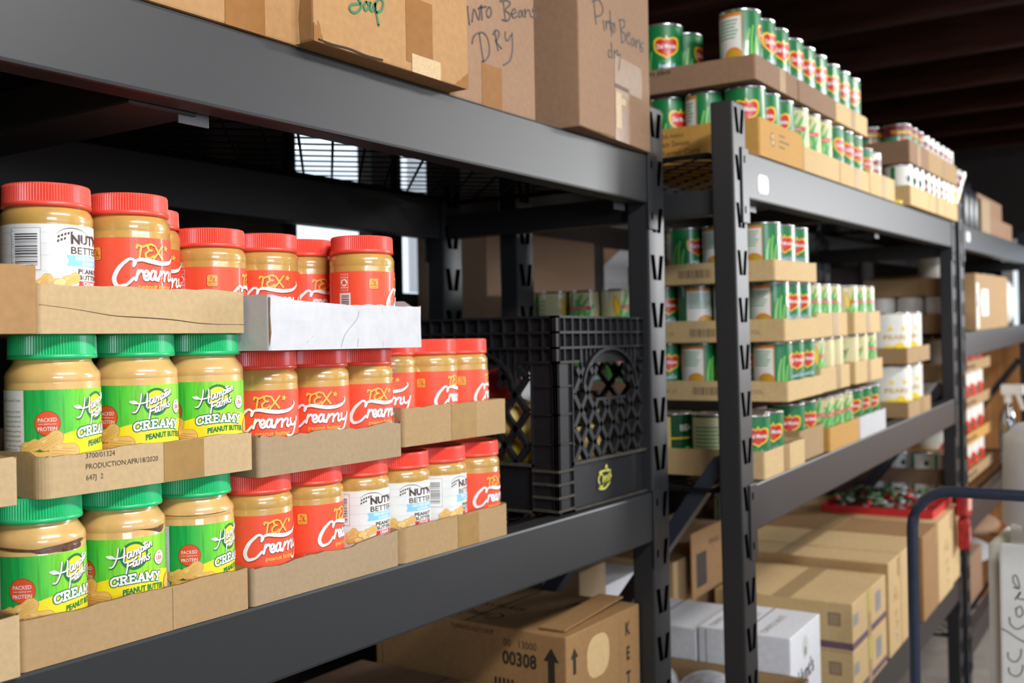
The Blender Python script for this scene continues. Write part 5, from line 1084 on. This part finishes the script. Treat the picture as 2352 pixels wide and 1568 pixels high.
# ------------------------------------------------------------------ cart with the white jug, in the aisle
root = empty('hand_cart', F1 @ T(2.29, 0.18, -H)); tag(root, 'dark blue tubular hand cart standing in the aisle by the far rack', 'cart')
hz = 1.205; w2 = 0.365
pts = [(0, w2, .30), (0, w2, 0.6), (0, w2, hz - .08)] + [(0, w2 - .08 + .08 * math.cos(PI / 2 * k / 6), hz - .08 + .08 * math.sin(PI / 2 * k / 6)) for k in range(1, 7)] + [(0, 0, hz)] + [(0, -w2 + .08 - .08 * math.sin(PI / 2 * k / 6), hz - .08 + .08 * math.cos(PI / 2 * k / 6)) for k in range(0, 7)] + [(0, -w2, .6), (0, -w2, .30)]
mb = MB(); mb.tube(pts, .0118, 'tube_blue', 14); mb.build('push_handle', root)
mb = MB(); mb.bbox((-.03, -.40, .28), (.75, .40, .315), 'tube_blue', .006); mb.build('platform', root)
for x in (.05, .67):
    for y in (-.33, .33):
        mb = MB(); mb.tube([(x, y, .28), (x, y, .12)], .02, 'tube_blue', 12); cst = mb.build('caster', root)
        wm = MB(); wm.tube([(x, y - .02, .06), (x, y + .02, .06)], .06, 'dark_plastic', 20); wm.build('wheel', cst)
root = empty('white_jug', F1 @ T(2.42, 0.226, -H + .316)); tag(root, 'big white plastic jug with handwriting, standing on the blue cart', 'jug')
mb = MB(); Bw, Bd, Bh = .405, .34, .80; bm = bmesh.new(); bmesh.ops.create_cube(bm, size=1)
for v in bm.verts: v.co = Vector((v.co.x * Bd + Bd / 2, v.co.y * Bw, v.co.z * Bh + Bh / 2))
bmesh.ops.bevel(bm, geom=list(bm.edges), offset=.045, segments=6, affect='EDGES'); mb.bm(bm, 'plastic_white', True)
mb.bbox((-.008, -Bw / 2 + .03, .03), (.004, Bw / 2 - .03, Bh - .03), 'plastic_white', .006)
scc = [[(1280, 1190), (1285, 1250), (1340, 1300), (1400, 1288), (1440, 1220), (1445, 1150)], [(1290, 1380), (1300, 1440), (1360, 1480), (1420, 1470), (1460, 1410), (1465, 1350)], [(1210, 890), (1300, 940), (1400, 1010), (1490, 1055)], [(1300, 750), (1310, 830), (1380, 890), (1440, 880), (1485, 850)], [(1380, 640), (1390, 720), (1430, 740), (1468, 690), (1440, 612), (1380, 640)], [(1370, 520), (1440, 430), (1400, 505), (1480, 525)], [(1410, 385), (1352, 310), (1346, 240), (1380, 222), (1412, 300), (1420, 382), (1355, 372)]]
for q in scc:
    pt = []
    for a, b in q:
        P = on(F1, 2080 + a / 5.445, 1280 + b / 5.445, 0, 2.42 - .0085); pt.append((-(P.y - .226) * 1000, (P.z + H - .316) * 1000))
    p = Print(); p.stroke(pt, 3.4, 'marker_grey', 1); p.flat(mb, (-.0085, 0, 0), (0, -1, 0), (0, 0, 1))
mb.build('jug_body', root)
mb = MB(); mb.lathe([(.17, Bh - .01), (.172, Bh + .02), (.168, Bh + .17), (.165, Bh + .185), (.14, Bh + .21), (.08, Bh + .225), (.0005, Bh + .23)], 'plastic_rim', 40); mb.build('neck', root, Matrix.Translation((.17, .02, 0)))
# on the floor under the far rack
for i, (x, y, r, m_, nm, lb) in enumerate(((2.65, 1.0, .16, 'card_dull', 'cardboard_box', 'box'),)):
    carton(F1, x, x + .5, y, y + .4, -H, -H + .28, m_, 'brown carton on the floor under the far rack')
mb = MB(); mb.lathe([(.0005, 0), (.10, 0), (.12, .02), (.13, .34), (.135, .36), (.0005, .37)], 'dark_plastic', 28); o = tag(mb.build('dark_bin', None, F1 @ T(2.55, .72, -H)), 'dark plastic bin with a yellow band beside the cart handle', 'bin'); b2 = MB(); b2.lathe([(.132, .26), (.1335, .262), (.135, .31), (.133, .312)], 'lid_yellow', 28); b2.build('band', o)
carton(F2, 2.5, 3.1, 0.05, 0.5, -1.1995, -1.0, 'card_dull', 'brown carton on the lowest level of the farthest rack')
for i in range(2):
    mb = MB(); mb.blob((0, 0, 0), (.24, .2, .058), 'curtain_white' if i == 0 else 'card_dull', 120 + i, .08); tag(mb.build('folded_blanket', None, F2 @ T(3.5, .25, -1.125 + .135 * i)), '%s folded blanket on the lowest level of the farthest rack' % ('lower', 'upper')[i], 'blanket', 'folded blankets')
